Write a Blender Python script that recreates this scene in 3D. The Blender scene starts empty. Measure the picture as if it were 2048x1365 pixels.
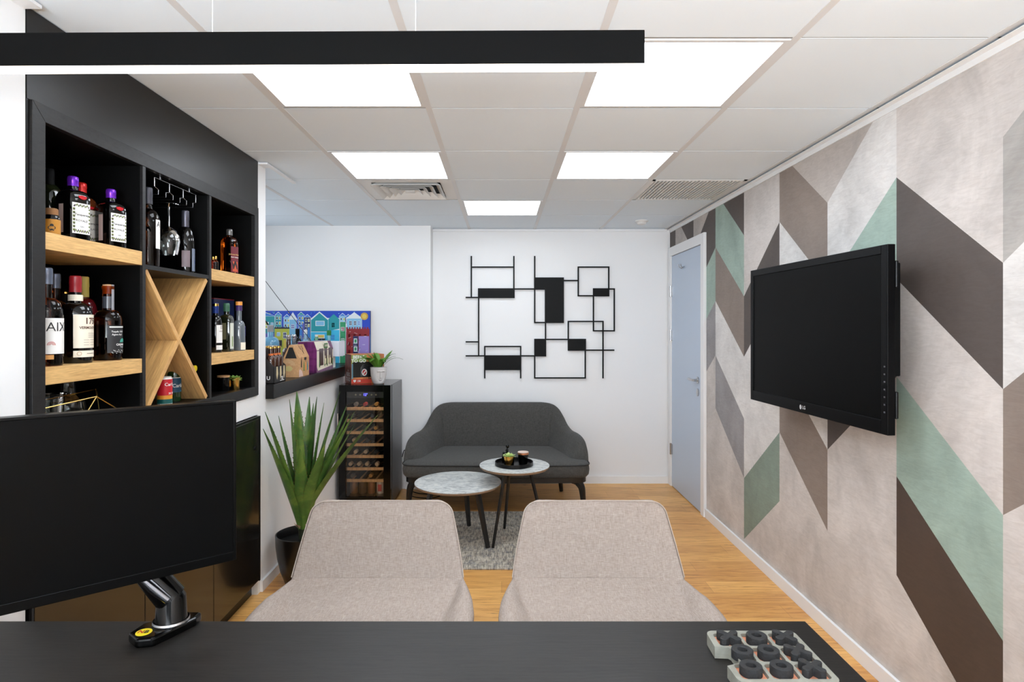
import bpy, math, random
from mathutils import Vector, Matrix
random.seed(7)
S = bpy.context.scene
COL = S.collection
PI = math.pi
# ---------------------------------------------------------------- camera
CZ = 1.448; F = 1207.0; VX = 1003.0; VY = 651.0
RX = 1.544; LX = -1.31; BY = 5.53; PY = 5.34; CH = 2.328
cam_d = bpy.data.cameras.new('camera'); cam = bpy.data.objects.new('camera', cam_d); COL.objects.link(cam)
cam.location = (0, 0, CZ); cam.rotation_euler = (PI/2, 0, 0)
cam_d.sensor_width = 36; cam_d.lens = F/2048*36
cam_d.shift_x = (1024-VX)/2048; cam_d.shift_y = -(682.5-VY)/2048
cam_d.clip_start = 0.05
S.camera = cam
# ---------------------------------------------------------------- world / light / exposure
w = bpy.data.worlds.new('world'); S.world = w; w.use_nodes = True
w.node_tree.nodes['Background'].inputs[0].default_value = (0.85, 0.92, 1, 1)
w.node_tree.nodes['Background'].inputs[1].default_value = 0.6
PANEL = 7.4; PENDANT = 4.0
def area(name, loc, rot, sx, sy, power, col):
    d = bpy.data.lights.new(name, 'AREA'); d.shape = 'RECTANGLE'; d.size = sx; d.size_y = sy
    d.energy = power; d.color = col
    o = bpy.data.objects.new(name, d); COL.objects.link(o); o.location = loc; o.rotation_euler = rot
    return o
# fill light added at an unseen rear window, tilted up to brighten the ceiling
_a = area('added_rear_fill', (0.1, -2.38, 1.35), (PI/2+math.radians(54), 0, 0), 2.3, 1.5, 225, (0.85, 0.925, 1.0))
_a.data.spread = math.radians(125)
# cool light of an assumed unseen window, added to brighten the niche
area('assumed_side_light', (-2.36, 4.35, 1.75), (PI/2, 0, -PI/2), 1.3, .8, 5, (0.84, 0.92, 1.0))
vs = S.view_settings
vs.view_transform = 'Standard'; vs.look = 'None'; vs.gamma = 1; vs.use_curve_mapping = False
vs.exposure = 0.3

# ---------------------------------------------------------------- materials
def lin(c):
    return tuple(((x/255)/12.92 if x/255 <= .04045 else ((x/255+.055)/1.055)**2.4) for x in c)
MATS = {}
def mat(name, rgb, rough=.5, metal=0, coat=0, trans=0, ior=1.5, emit=None, es=0, spec=.5, alpha=1):
    if name in MATS: return MATS[name]
    m = bpy.data.materials.new(name); m.use_nodes = True
    b = m.node_tree.nodes['Principled BSDF']
    b.inputs['Base Color'].default_value = (*lin(rgb), 1)
    b.inputs['Roughness'].default_value = rough; b.inputs['Metallic'].default_value = metal
    b.inputs['Coat Weight'].default_value = coat; b.inputs['Coat Roughness'].default_value = .05
    b.inputs['Transmission Weight'].default_value = trans; b.inputs['IOR'].default_value = ior
    b.inputs['Specular IOR Level'].default_value = spec
    if emit:
        b.inputs['Emission Color'].default_value = (*lin(emit), 1); b.inputs['Emission Strength'].default_value = es
    MATS[name] = m
    return m
def nodes(m): return m.node_tree.nodes, m.node_tree.links, m.node_tree.nodes['Principled BSDF']
def coords(m, scale=(1, 1, 1)):
    N, L, b = nodes(m)
    tc = N.new('ShaderNodeTexCoord'); mp = N.new('ShaderNodeMapping')
    mp.inputs['Scale'].default_value = scale
    L.new(tc.outputs['Object'], mp.inputs['Vector'])
    return mp.outputs['Vector']
def noise(m, vec, scale, detail=4, rough=.55, dist=0):
    N, L, b = nodes(m)
    n = N.new('ShaderNodeTexNoise'); n.inputs['Scale'].default_value = scale
    n.inputs['Detail'].default_value = detail; n.inputs['Roughness'].default_value = rough
    n.inputs['Distortion'].default_value = dist
    L.new(vec, n.inputs['Vector']); return n.outputs['Fac']
def ramp(m, fac, stops):
    N, L, b = nodes(m)
    r = N.new('ShaderNodeValToRGB'); e = r.color_ramp.elements
    while len(e) > 1: e.remove(e[-1])
    e[0].position = stops[0][0]; e[0].color = (*lin(stops[0][1]), 1)
    for p, c in stops[1:]:
        x = e.new(p); x.color = (*lin(c), 1)
    L.new(fac, r.inputs['Fac']); return r.outputs['Color']
def mix(m, fac, a, b_, mode='MIX'):
    N, L, b = nodes(m)
    x = N.new('ShaderNodeMix'); x.data_type = 'RGBA'; x.blend_type = mode
    if isinstance(fac, (int, float)): x.inputs[0].default_value = fac
    else: L.new(fac, x.inputs[0])
    L.new(a, x.inputs[6]); L.new(b_, x.inputs[7]); return x.outputs[2]
def setcol(m, c): N, L, b = nodes(m); L.new(c, b.inputs['Base Color'])
def bump(m, fac, strength=.2, dist=.002):
    N, L, b = nodes(m)
    n = N.new('ShaderNodeBump'); n.inputs['Strength'].default_value = strength; n.inputs['Distance'].default_value = dist
    L.new(fac, n.inputs['Height']); L.new(n.outputs['Normal'], b.inputs['Normal'])
def sh(c, k): return tuple(max(0, min(255, x*k)) for x in c)
def cloudy(name, rgb, k=.1, rough=.55, scale=5):
    m = mat(name, rgb, rough); v = coords(m, (1, 1, .8))
    a = noise(m, v, scale, 8, .62, .8)
    c1 = ramp(m, a, [(.3, sh(rgb, 1-k)), (.5, rgb), (.7, sh(rgb, 1+k*.7))])
    v2 = coords(m, (1, 1, 5))
    s = noise(m, v2, 14, 6, .6, 1.5)
    c2 = ramp(m, s, [(.35, (225, 222, 220)), (.62, (255, 255, 255))])
    setcol(m, mix(m, .45, c1, c2, 'MULTIPLY')); bump(m, s, .06, .002); return m
def wood(name, base, dark, scale=(1, 1, 1), rough=.45, freq=9):
    m = mat(name, base, rough); v = coords(m, scale)
    n1 = noise(m, v, freq, 6, .65, .4); n2 = noise(m, v, freq*4, 3, .6)
    c = ramp(m, n1, [(.3, dark), (.52, base), (.75, sh(base, 1.1))])
    c2 = ramp(m, n2, [(.3, (205, 195, 185)), (.6, (255, 255, 255))])
    setcol(m, mix(m, .5, c, c2, 'MULTIPLY')); bump(m, n2, .1, .001); return m
def weave(name, dark, lite, sc=1.0, rough=.9, contrast=.2, sheen=.3, bs=.35):
    m = mat(name, lite, rough, spec=.2); N, L, b = nodes(m)
    b.inputs['Sheen Weight'].default_value = sheen
    a = noise(m, coords(m, (260*sc, 26*sc, 26*sc)), 1, 3, .6)
    c = noise(m, coords(m, (28*sc, 200*sc, 230*sc)), 1, 3, .6)
    x = N.new('ShaderNodeMath'); x.operation = 'ADD'; L.new(a, x.inputs[0]); L.new(c, x.inputs[1])
    y = N.new('ShaderNodeMath'); y.operation = 'MULTIPLY'; L.new(x.outputs[0], y.inputs[0]); y.inputs[1].default_value = .5
    setcol(m, ramp(m, y.outputs[0], [(.5-contrast, dark), (.5+contrast, lite)]))
    bump(m, y.outputs[0], bs, .001); return m

M_white = mat('white_paint', (238, 238, 238), .6)
M_whitel = M_white
M_ceil = mat('ceiling_tile', (234, 243, 250), .85, spec=.2)
_v = coords(M_ceil); bump(M_ceil, noise(M_ceil, _v, 220, 2), .05, .001)
M_grid = mat('ceiling_grid', (222, 222, 222), .5)
M_vent = mat('vent_white', (228, 226, 222), .45)
M_trim = mat('trim_white', (238, 238, 238), .35)
M_bb = mat('blackboard', (5, 5, 5), .45, spec=.15)
M_black = mat('black_satin', (9, 9, 10), .34, spec=.3)
M_blackm = mat('black_matte', (6, 6, 6), .6, spec=.15)
M_blackg = mat('black_gloss', (3, 3, 3), .12, spec=.28)
M_steel = mat('steel', (190, 190, 192), .25, 1)
M_gold = mat('gold', (225, 180, 95), .22, 1)
M_copper = mat('copper', (214, 150, 118), .3, 1)
M_brass = mat('brass', (215, 185, 110), .25, 1)
M_glass = mat('clear_glass', (245, 250, 250), .02, trans=1, ior=1.45)
M_lite = mat('light_panel', (240, 240, 238), .5, emit=(238, 246, 255), es=PANEL)
M_pend = mat('pendant_glow', (255, 240, 225), .5, emit=(255, 240, 228), es=PENDANT)
M_dwood = wood('black_oak', (32, 31, 31), (17, 16, 16), (1, 5, 14), .42, 6)
M_dwood.node_tree.nodes['Principled BSDF'].inputs['Specular IOR Level'].default_value = .3
M_deskw = wood('desk_oak', (34, 32, 30), (26, 24, 23), (2, 14, 1), .42, 5)
_v = coords(M_deskw, (1, 3.2, 1)); N, L, b = nodes(M_deskw); _w = N.new('ShaderNodeTexWave'); _w.inputs['Scale'].default_value = 9; _w.inputs['Distortion'].default_value = 9; _w.inputs['Detail'].default_value = 2; _w.inputs['Detail Scale'].default_value = .5; _w.bands_direction = 'Y'; L.new(_v, _w.inputs['Vector'])
_p = noise(M_deskw, coords(M_deskw, (2.2, 5, 1)), 1.2, 2); _k = mix(M_deskw, _p, ramp(M_deskw, _w.outputs['Fac'], [(.3, (215, 212, 208)), (.6, (255, 255, 255))]), ramp(M_deskw, _p, [(0, (255, 255, 255))])); _c = b.inputs['Base Color'].links[0].from_socket; setcol(M_deskw, mix(M_deskw, .9, _c, _k, 'MULTIPLY')); b.inputs['Specular IOR Level'].default_value = .28
M_oak = wood('pale_oak', (224, 182, 118), (202, 156, 94), (1, 1.3, 24), .5, 5)
M_oakx = wood('pale_oak_board', (216, 170, 108), (186, 136, 80), (26, 1.6, 1.6), .5, 3)
M_cream = mat('cream_paper', (236, 226, 206), .6)
M_paper = mat('white_paper', (240, 238, 234), .6)
M_kraft = wood('kraft_card', (206, 160, 112), (196, 148, 100), (4, 4, 4), .75, 20)
def C(name, rgb, rough=.5, **k): return mat(name, rgb, rough, **k)

# floor
M_floor = mat('floor_oak', (206, 150, 90), .36); N, L, b = nodes(M_floor)
br = N.new('ShaderNodeTexBrick'); v = coords(M_floor, (1, 1, 1)); L.new(v, br.inputs['Vector'])
br.inputs['Color1'].default_value = (*lin((238, 184, 108)), 1); br.inputs['Color2'].default_value = (*lin((206, 146, 78)), 1)
br.inputs['Mortar'].default_value = (*lin((150, 100, 56)), 1); br.inputs['Scale'].default_value = 1
br.inputs['Mortar Size'].default_value = .0006; br.inputs['Brick Width'].default_value = 1.15; br.inputs['Row Height'].default_value = .142
br.offset = .37; br.squash = 1.25; br.squash_frequency = 3; br.inputs['Bias'].default_value = -.1
g1 = noise(M_floor, coords(M_floor, (1.6, 22, 1)), 2.6, 8, .7, .9)
gc = ramp(M_floor, g1, [(.30, (150, 112, 82)), (.42, (222, 204, 184)), (.56, (255, 255, 255))])
g2 = noise(M_floor, coords(M_floor, (5, 26, 1)), 1.3, 3, .6, .4)
gk = ramp(M_floor, g2, [(.27, (84, 50, 28)), (.335, (255, 255, 255))])
cc = mix(M_floor, .75, br.outputs['Color'], gc, 'MULTIPLY'); cc = mix(M_floor, .75, cc, gk, 'MULTIPLY'); setcol(M_floor, cc)
bump(M_floor, g1, .06, .001)
# rug
M_rug = mat('rug_weave', (150, 140, 130), .95, spec=.1); N, L, b = nodes(M_rug)
r1 = noise(M_rug, coords(M_rug, (150, 11, 1)), 1, 3, .6); r2 = noise(M_rug, coords(M_rug, (11, 120, 1)), 1, 3, .6)
r3 = noise(M_rug, coords(M_rug, (7, 9, 1)), 1, 7, .72); r4 = noise(M_rug, coords(M_rug, (60, 16, 1)), 1, 5, .75)
ca = ramp(M_rug, r3, [(.34, (92, 106, 128)), (.42, (150, 144, 138)), (.50, (196, 186, 170)), (.58, (176, 164, 150)), (.66, (158, 124, 114))])
cb = ramp(M_rug, r4, [(.36, (84, 98, 120)), (.47, (170, 162, 150)), (.58, (222, 212, 194))])
w1 = ramp(M_rug, r1, [(.36, (96, 92, 90)), (.54, (255, 255, 255))]); w2_ = ramp(M_rug, r2, [(.36, (120, 116, 112)), (.54, (255, 255, 255))])
cm = mix(M_rug, .55, ca, cb); cm = mix(M_rug, .55, cm, w1, 'MULTIPLY'); cm = mix(M_rug, .45, cm, w2_, 'MULTIPLY')
setcol(M_rug, cm); bump(M_rug, r1, .4, .002)
M_linen = weave('beige_linen', (134, 119, 109), (188, 175, 166), 1.9, contrast=.22, sheen=.0, bs=.08)
M_linenl = weave('beige_linen_side', (170, 158, 148), (196, 187, 178), 1.5, contrast=.2, sheen=.1, bs=.08)
M_char = weave('charcoal_fabric', (48, 48, 47), (92, 90, 86), 1.7, contrast=.2, sheen=.1, bs=.15)
# marble
M_marble = mat('grey_marble', (200, 200, 198), .3); v = coords(M_marble, (1, 1.6, 1))
mn = noise(M_marble, v, 20, 9, .72, .5)
setcol(M_marble, ramp(M_marble, mn, [(.34, (134, 138, 138)), (.44, (176, 179, 177)), (.54, (206, 208, 205)), (.66, (222, 220, 212))]))
M_tedge = wood('table_edge_wood', (150, 124, 100), (120, 96, 76), (1, 1, 20), .5)
M_conc = cloudy('pale_concrete', (138, 137, 126), .08, .8, 30)
M_foam = mat('black_rough', (30, 30, 31), .8); bump(M_foam, noise(M_foam, coords(M_foam), 260, 3), .6, .002)
# agave
M_leaf = mat('agave_green', (62, 90, 42), .42); v = coords(M_leaf, (1, 1, 1))
setcol(M_leaf, ramp(M_leaf, noise(M_leaf, v, 7, 4, .6, .5), [(.3, (44, 72, 32)), (.5, (68, 104, 42)), (.7, (112, 134, 56))]))
M_tip = mat('agave_edge', (96, 84, 40), .5)

# ---------------------------------------------------------------- mesh helper
class MB:
    def __init__(s): s.v = []; s.f = []; s.m = []; s.mi = 0
    def face(s, pts):
        n = len(s.v); s.v += [tuple(p) for p in pts]; s.f.append(tuple(range(n, n+len(pts)))); s.m.append(s.mi); return s
    def box(s, x0, y0, z0, x1, y1, z1):
        x0, x1 = min(x0, x1), max(x0, x1); y0, y1 = min(y0, y1), max(y0, y1); z0, z1 = min(z0, z1), max(z0, z1)
        n = len(s.v)
        s.v += [(x0, y0, z0), (x1, y0, z0), (x1, y1, z0), (x0, y1, z0), (x0, y0, z1), (x1, y0, z1), (x1, y1, z1), (x0, y1, z1)]
        for q in ((3, 2, 1, 0), (4, 5, 6, 7), (0, 1, 5, 4), (1, 2, 6, 5), (2, 3, 7, 6), (3, 0, 4, 7)):
            s.f.append(tuple(n+i for i in q)); s.m.append(s.mi)
        return s
    def prism(s, poly, h0, h1, ax='z'):      # poly ccw in plane
        def P(a, b_, h): return {'z': (a, b_, h), 'y': (a, h, b_), 'x': (h, a, b_)}[ax]
        n = len(s.v); k = len(poly)
        s.v += [P(a, b_, h0) for a, b_ in poly] + [P(a, b_, h1) for a, b_ in poly]
        s.f.append(tuple(reversed(range(n, n+k)))); s.f.append(tuple(range(n+k, n+2*k))); s.m += [s.mi]*2
        for i in range(k):
            j = (i+1) % k; s.f.append((n+i, n+j, n+k+j, n+k+i)); s.m.append(s.mi)
        return s
    def lathe(s, prof, seg=32, c=(0, 0), sq=None, close=True):
        n = len(s.v)
        for r, z in prof:
            for i in range(seg):
                a = 2*PI*i/seg; q = 1
                if sq: q = (abs(math.cos(a))**sq+abs(math.sin(a))**sq)**(-1/sq) if r > sq*0+.02 else 1
                s.v.append((c[0]+r*q*math.cos(a), c[1]+r*q*math.sin(a), z))
        for k in range(len(prof)-1):
            for i in range(seg):
                j = (i+1) % seg
                s.f.append((n+k*seg+i, n+k*seg+j, n+(k+1)*seg+j, n+(k+1)*seg+i)); s.m.append(s.mi)
        if close:
            if prof[0][0] > 1e-5: s.f.append(tuple(reversed(range(n, n+seg)))); s.m.append(s.mi)
            if prof[-1][0] > 1e-5: s.f.append(tuple(range(n+(len(prof)-1)*seg, n+len(prof)*seg))); s.m.append(s.mi)
        return s
    def tube(s, pts, r, seg=8, cap=True):
        pts = [Vector(p) for p in pts]; rs = r if isinstance(r, (list, tuple)) else [r]*len(pts)
        n = len(s.v); up = None
        for i, p in enumerate(pts):
            d = (pts[min(i+1, len(pts)-1)]-pts[max(i-1, 0)]).normalized()
            if up is None: up = Vector((0, 0, 1)) if abs(d.z) < .9 else Vector((1, 0, 0))
            a = d.cross(up).normalized(); b_ = a.cross(d).normalized(); up = b_
            for k in range(seg):
                t = 2*PI*k/seg; s.v.append(tuple(p+(a*math.cos(t)+b_*math.sin(t))*rs[i]))
        for i in range(len(pts)-1):
            for k in range(seg):
                j = (k+1) % seg; s.f.append((n+i*seg+k, n+(i+1)*seg+k, n+(i+1)*seg+j, n+i*seg+j)); s.m.append(s.mi)
        if cap:
            s.f.append(tuple(range(n, n+seg))); s.f.append(tuple(reversed(range(n+(len(pts)-1)*seg, n+len(pts)*seg)))); s.m += [s.mi]*2
        return s
    def ball(s, c, r, seg=12, sc=(1, 1, 1)):
        n = max(6, seg//2); st = len(s.v)
        s.lathe([(max(1e-6, r*math.sin(PI*i/n)), -r*math.cos(PI*i/n)) for i in range(n+1)], seg)
        for i in range(st, len(s.v)): x, y, z = s.v[i]; s.v[i] = (x*sc[0]+c[0], y*sc[1]+c[1], z*sc[2]+c[2])
        return s
    def grid(s, rows, closed=False):
        n = len(s.v); k = len(rows[0])
        for r in rows: s.v += [tuple(p) for p in r]
        for i in range(len(rows)-1):
            for j in range(k if closed else k-1):
                q = (j+1) % k; s.f.append((n+i*k+j, n+i*k+q, n+(i+1)*k+q, n+(i+1)*k+j)); s.m.append(s.mi)
        return s
    def xf(s, M, start=0):
        for i in range(start, len(s.v)): s.v[i] = tuple(M @ Vector(s.v[i]))
        return s
    def build(s, name, mats, parent=None, loc=None, bevel=0, seg=2, smooth=True, ang=35, sub=0, solid=None):
        me = bpy.data.meshes.new(name)
        if loc is not None: s.v = [(x-loc[0], y-loc[1], z-loc[2]) for x, y, z in s.v]
        me.from_pydata(s.v, [], s.f); 
        for m in (mats if isinstance(mats, (list, tuple)) else [mats]): me.materials.append(m)
        me.polygons.foreach_set('material_index', s.m)
        me.update(); 
        if smooth:
            me.polygons.foreach_set('use_smooth', [True]*len(me.polygons)); me.set_sharp_from_angle(angle=math.radians(ang))
        o = bpy.data.objects.new(name, me); COL.objects.link(o)
        if loc is not None: o.location = loc
        if parent: o.parent = parent
        if solid: md = o.modifiers.new('thickness', 'SOLIDIFY'); md.thickness = solid; md.offset = -1
        if bevel: md = o.modifiers.new('bevel', 'BEVEL'); md.width = bevel; md.segments = seg; md.limit_method = 'ANGLE'; md.angle_limit = math.radians(40)
        if sub: md = o.modifiers.new('subdivision', 'SUBSURF'); md.levels = sub; md.render_levels = sub
        return o
def thing(name, label, cat, loc, rotz=0, group=None):
    o = bpy.data.objects.new(name, None); COL.objects.link(o); o.empty_display_size = .05
    o.location = loc; o.rotation_euler = (0, 0, rotz); return tag(o, label, cat, group)
def tag(o, label, cat, group=None):
    o['label'] = label; o['category'] = cat
    if group: o['group'] = group
    return o
def struct(o): o['kind'] = 'structure'; return o
_fc = {}
def text_geo(s, size, bold=0):
    k = (s, size, bold)
    if k in _fc: return _fc[k]
    cu = bpy.data.curves.new('t', 'FONT'); cu.body = s; cu.size = size; cu.align_x = 'CENTER'; cu.align_y = 'CENTER'
    cu.offset = bold*size; cu.resolution_u = 2
    o = bpy.data.objects.new('t', cu); COL.objects.link(o)
    dg = bpy.context.evaluated_depsgraph_get(); me = bpy.data.meshes.new_from_object(o.evaluated_get(dg))
    r = ([tuple(v.co) for v in me.vertices], [tuple(p.vertices) for p in me.polygons])
    bpy.data.objects.remove(o); bpy.data.curves.remove(cu); bpy.data.meshes.remove(me)
    _fc[k] = r; return r
def add_text(mb, s, size, fn, bold=0):       # fn maps text plane (x,y) to 3D
    vs_, fs = text_geo(s, size, bold); n = len(mb.v)
    mb.v += [tuple(fn(x, y)) for x, y, z in vs_]
    for f in fs: mb.f.append(tuple(n+i for i in f)); mb.m.append(mb.mi)
def on(x, y, Y):    # photo point at depth Y
    return ((x-VX)*Y/F, Y, CZ-(y-VY)*Y/F)
def depth(x, X): return X*F/(x-VX)

# ================================================================= SETTING
def sbox(name, m, *boxes, bevel=0):
    mb = MB()
    for b_ in boxes: mb.box(*b_)
    return struct(mb.build(name, m, bevel=bevel, smooth=False))
sbox('floor', M_floor, (-2.6, -2.5, -.05, 1.7, 5.7, 0))
sbox('wall_back', M_white, (-.628, BY, 0, 1.7, BY+.12, 2.5), (-2.6, PY, 0, -.628, BY+.12, 2.5))
sbox('wall_left', M_whitel, (LX-.3, -2.5, 0, LX, 1.66, 2.5), (-1.76, 1.66, 0, -1.66, 3.24, 2.5), (-1.66, 1.66, .968, LX, 3.24, 1.070),
     (-1.76, 3.24, 0, LX, 3.35, 2.5), (LX-.14, 3.35, 0, LX, PY, 1.037), (-2.6, 3.35, 0, -2.4, 3.65, 2.5), (-2.6, 5.05, 0, -2.4, PY, 2.5), (-2.6, 3.65, 0, -2.4, 5.05, 1.3), (-2.6, 3.65, 2.2, -2.4, 5.05, 2.5), (-2.5, 3.2, 0, -1.76, 3.35, 2.5))
# wall behind the camera with an opening for the added unseen window
sbox('wall_front', M_whitel, (-1.7, -2.6, 0, -1.1, -2.45, 2.5), (1.3, -2.6, 0, 1.7, -2.45, 2.5), (-1.1, -2.6, 0, 1.3, -2.45, .65), (-1.1, -2.6, 2.25, 1.3, -2.45, 2.5))
wn = struct(MB().box(-1.1, -2.5, .65, -1.05, -2.44, 2.25).box(1.25, -2.5, .65, 1.3, -2.44, 2.25).box(-1.05, -2.5, .65, 1.25, -2.44, .7).box(-1.05, -2.5, 2.2, 1.25, -2.44, 2.25).box(.08, -2.5, .7, .12, -2.44, 2.2).build('added_window_1', M_trim, smooth=False))

struct(MB().box(-2.45, 3.65, 1.3, -2.40, 3.70, 2.2).box(-2.45, 5.0, 1.3, -2.40, 5.05, 2.2).box(-2.45, 3.7, 1.3, -2.40, 5.0, 1.35).box(-2.45, 3.7, 2.15, -2.40, 5.0, 2.2).build('assumed_window_2', M_trim, smooth=False))  # frame of the assumed window, out of view at the niche end
# ---- right wall with the chevron mural, drawn on the wall plane
MUR = {'L': (206, 199, 194), 'W': (219, 216, 213), 'T': (188, 179, 172), 'M': (140, 126, 117), 'D': (84, 75, 71),
       'G': (160, 181, 169), 'R': (150, 147, 148), 'K': (76, 62, 54), 'V': (172, 168, 163), 'H': (134, 150, 138)}
keys = list(MUR); mm = [cloudy('mural_'+n, MUR[k], {'D': .08, 'K': .06, 'M': .07}.get(k, .1), .6, 3.2) for n, k in
      zip(['beige', 'white', 'light_taupe', 'taupe', 'charcoal', 'sage', 'grey', 'umber', 'stone', 'moss'], keys)]
def wz(x, y): Y = RX*F/(x-VX); return (Y, CZ-(y-VY)*Y/F)
# column: (left px x, right px x, [(yL, yR, colour below)...]) ; first colour from the ceiling
cols = [
 (2006, 2373, 'L', [(274, -198, 'V'), (526, 160, 'W'), (779, 482, 'M'), (1031, 840, 'L')]),
 (1793, 2006, 'L', [(355, 526, 'D'), (558, 779, 'L'), (754, 1031, 'G'), (953, 1283, 'K'), (1151, 1532, 'L')]),
 (1655, 1793, 'T', [(406, 160, 'W'), (573, 355, 'G'), (735, 558, 'D'), (900, 754, 'L')]),
 (1559, 1655, 'T', [(305, 406, 'M'), (444, 569, 'W'), (721, 900, 'M'), (865, 1063, 'L')]),
 (1488, 1559, 'L', [(593, 444, 'D'), (714, 578, 'W'), (838, 721, 'W'), (957, 865, 'H'), (1079, 1003, 'L')]),
 (1431, 1488, 'D', [(384, 471, 'G'), (495, 593, 'M'), (602, 714, 'W'), (711, 838, 'R'), (817, 957, 'L')]),
 (1387, 1431, 'T', [(505, 388, 'D'), (592, 495, 'G'), (690, 602, 'R'), (790, 711, 'L')]),
 (1351, 1387, 'D', [(430, 505, 'T')]),
 (1336, 1351, 'R', [(480, 430, 'D')]),
]
mb = MB()
def band(xl, xr, top, bot, key):
    mb.mi = keys.index(key)
    (yl, za), (yr, zb) = wz(xl, top[0]), wz(xr, top[1]); (_, zc), (_, zd) = wz(xl, bot[0]), wz(xr, bot[1])
    q = [(yl, za), (yr, zb), (yr, zd), (yl, zc)]
    # clip to 0..2.5
    def clip(poly, lim, sgn):
        out = []
        for i in range(len(poly)):
            a, b_ = poly[i], poly[(i+1) % len(poly)]; ia = sgn*(a[1]-lim) >= 0; ib = sgn*(b_[1]-lim) >= 0
            if ia: out.append(a)
            if ia != ib: t = (lim-a[1])/(b_[1]-a[1]); out.append((a[0]+t*(b_[0]-a[0]), lim))
        return out
    q = clip(q, 0, 1); q = clip(q, 2.5, -1) if len(q) > 2 else q
    if len(q) > 2: mb.face([(RX, a, z) for a, z in q])
for xl, xr, first, bs in cols:
    pv = (-3000, -3000); k = first
    for yl, yr, nk in bs: band(xl, xr, pv, (yl, yr), k); pv = (yl, yr); k = nk
    band(xl, xr, pv, (4000, 4000), k)
mb.mi = 0; mb.face([(RX, -2.5, 0), (RX, -2.5, 2.5), (RX, wz(2373, 0)[0], 2.5), (RX, wz(2373, 0)[0], 0)])
mb.box(RX+.001, -2.5, 0, RX+.12, 5.6, 2.5)
struct(mb.build('wall_right', mm, smooth=False))

# ---- ceiling: tiles recessed in a T grid
GX = [-2.695, -2.095, -1.495, -.895, -.295, .305, .905, 1.505]; GY = [-2.35+.6*i for i in range(14)]
LIT = {(3, 7), (5, 7), (3, 9), (5, 9), (4, 11), (3, 3), (5, 3), (3, 1), (5, 1)}  # last four cells are unseen panels, added behind the camera for more light
VENTC = (3, 10); GRIL = (6, 10)
mb = MB(); mb.mi = 0
for i in range(len(GX)-1):
    for j in range(len(GY)-1):
        if (i, j) in LIT or (i, j) in (VENTC, GRIL): continue
        mb.box(GX[i]+.012, GY[j]+.0035, CH+.002, GX[i+1]-.012, GY[j+1]-.0035, CH+.02)
mb.box(1.517, -2.5, CH+.003, RX, 5.7, CH+.02); mb.box(-2.7, 5.462, CH+.006, 1.6, 5.7, CH+.02)
mb.mi = 1
for x in GX: mb.box(x-.012, -2.5, CH, x+.012, 5.6, CH+.03)
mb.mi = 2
for y in GY: mb.box(-2.7, y-.004, CH+.003, 1.56, y+.004, CH+.03)  # grey strips: the shade of the tile gaps is put into their colour
mb.mi = 1
mb.box(-2.7, -2.6, CH+.04, 1.7, 5.7, CH+.1)
struct(mb.build('ceiling', [M_ceil, M_grid, mat('joint_shade', (150, 148, 144), .7)], smooth=False))
pos = {(3, 7): 'square ceiling light panel at the front left, partly behind the black pendant',
       (5, 7): 'largest square ceiling light panel, at the front right past the pendant end',
       (3, 9): 'square ceiling light panel just before the square air diffuser',
       (5, 9): 'square ceiling light panel nearest the ribbed ceiling grille',
       (4, 11): 'smallest and farthest ceiling light panel, near the back wall',
       (3, 3): 'unseen ceiling light panel added left above the camera position', (5, 3): 'unseen ceiling light panel added right above the camera position',
       (3, 1): 'unseen ceiling light panel added left beside the added rear window', (5, 1): 'unseen ceiling light panel added right beside the added rear window'}
for (i, j) in sorted(LIT):
    cx, cy = (GX[i]+GX[i+1])/2, (GY[j]+GY[j+1])/2
    t = thing('ceiling_light', pos[(i, j)], 'ceiling light', (cx, cy, CH), group='square ceiling light panels')
    a = .288; q = .272
    MB().box(-a, -a, 0, a, -q, .03).box(-a, q, 0, a, a, .03).box(-a, -q, 0, -q, q, .03).box(q, -q, 0, a, q, .03).build('frame', M_grid, t, smooth=False)
    MB().box(-q, -q, .006, q, q, .02).build('diffuser', M_lite, t, smooth=False)
# diffuser vent
cx, cy = -.595, 3.95
t = thing('air_diffuser', 'square ceiling air diffuser with nested louvres behind the left light panel', 'vent', (cx, cy, CH))
mb = MB(); A = .288; B = .215
mb.box(-A, -A, .004, A, -B, .02).box(-A, B, .004, A, A, .02).box(-A, -B, .004, -B, B, .02).box(B, -B, .004, A, B, .02)
mb.build('plate', M_vent, t, smooth=False)
mb = MB()
for k, r in enumerate((.215, .165, .118, .072)):
    o_, i_ = r, r-.04; z0, z1 = -.012, .02
    rows = [[(-o_, -o_, z0), (o_, -o_, z0), (o_, o_, z0), (-o_, o_, z0)], [(-i_, -i_, z1), (i_, -i_, z1), (i_, i_, z1), (-i_, i_, z1)], [(-i_-.002, -i_-.002, z1), (i_+.002, -i_-.002, z1), (i_+.002, i_+.002, z1), (-i_-.002, i_+.002, z1)], [(-o_-.002, -o_-.002, z0), (o_+.002, -o_-.002, z0), (o_+.002, o_+.002, z0), (-o_-.002, o_+.002, z0)]]
    mb.grid(rows, True)
mb.box(-.03, -.03, -.008, .03, .03, -.004)
mb.build('louvre', M_vent, t, smooth=False)
MB().box(-B, -B, .03, B, B, .034).build('duct', M_blackm, t, smooth=False)
t = thing('ceiling_grille', 'ribbed white ceiling grille beside the mural wall', 'vent', (1.205, 3.95, CH))
A = .288; mb = MB()
mb.box(-A, -A, 0, A, -A+.02, .02).box(-A, A-.02, 0, A, A, .02).box(-A, -A, 0, -A+.02, A, .02).box(A-.02, -A, 0, A, A, .02)
mb.build('frame', M_vent, t, smooth=False)
mb = MB()
for k in range(24):
    x = -A+.03+k*(2*A-.06)/23; mb.box(x-.005, -A+.02, -.002, x+.005, A-.02, .012)
mb.build('slats', M_vent, t, smooth=False)
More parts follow.
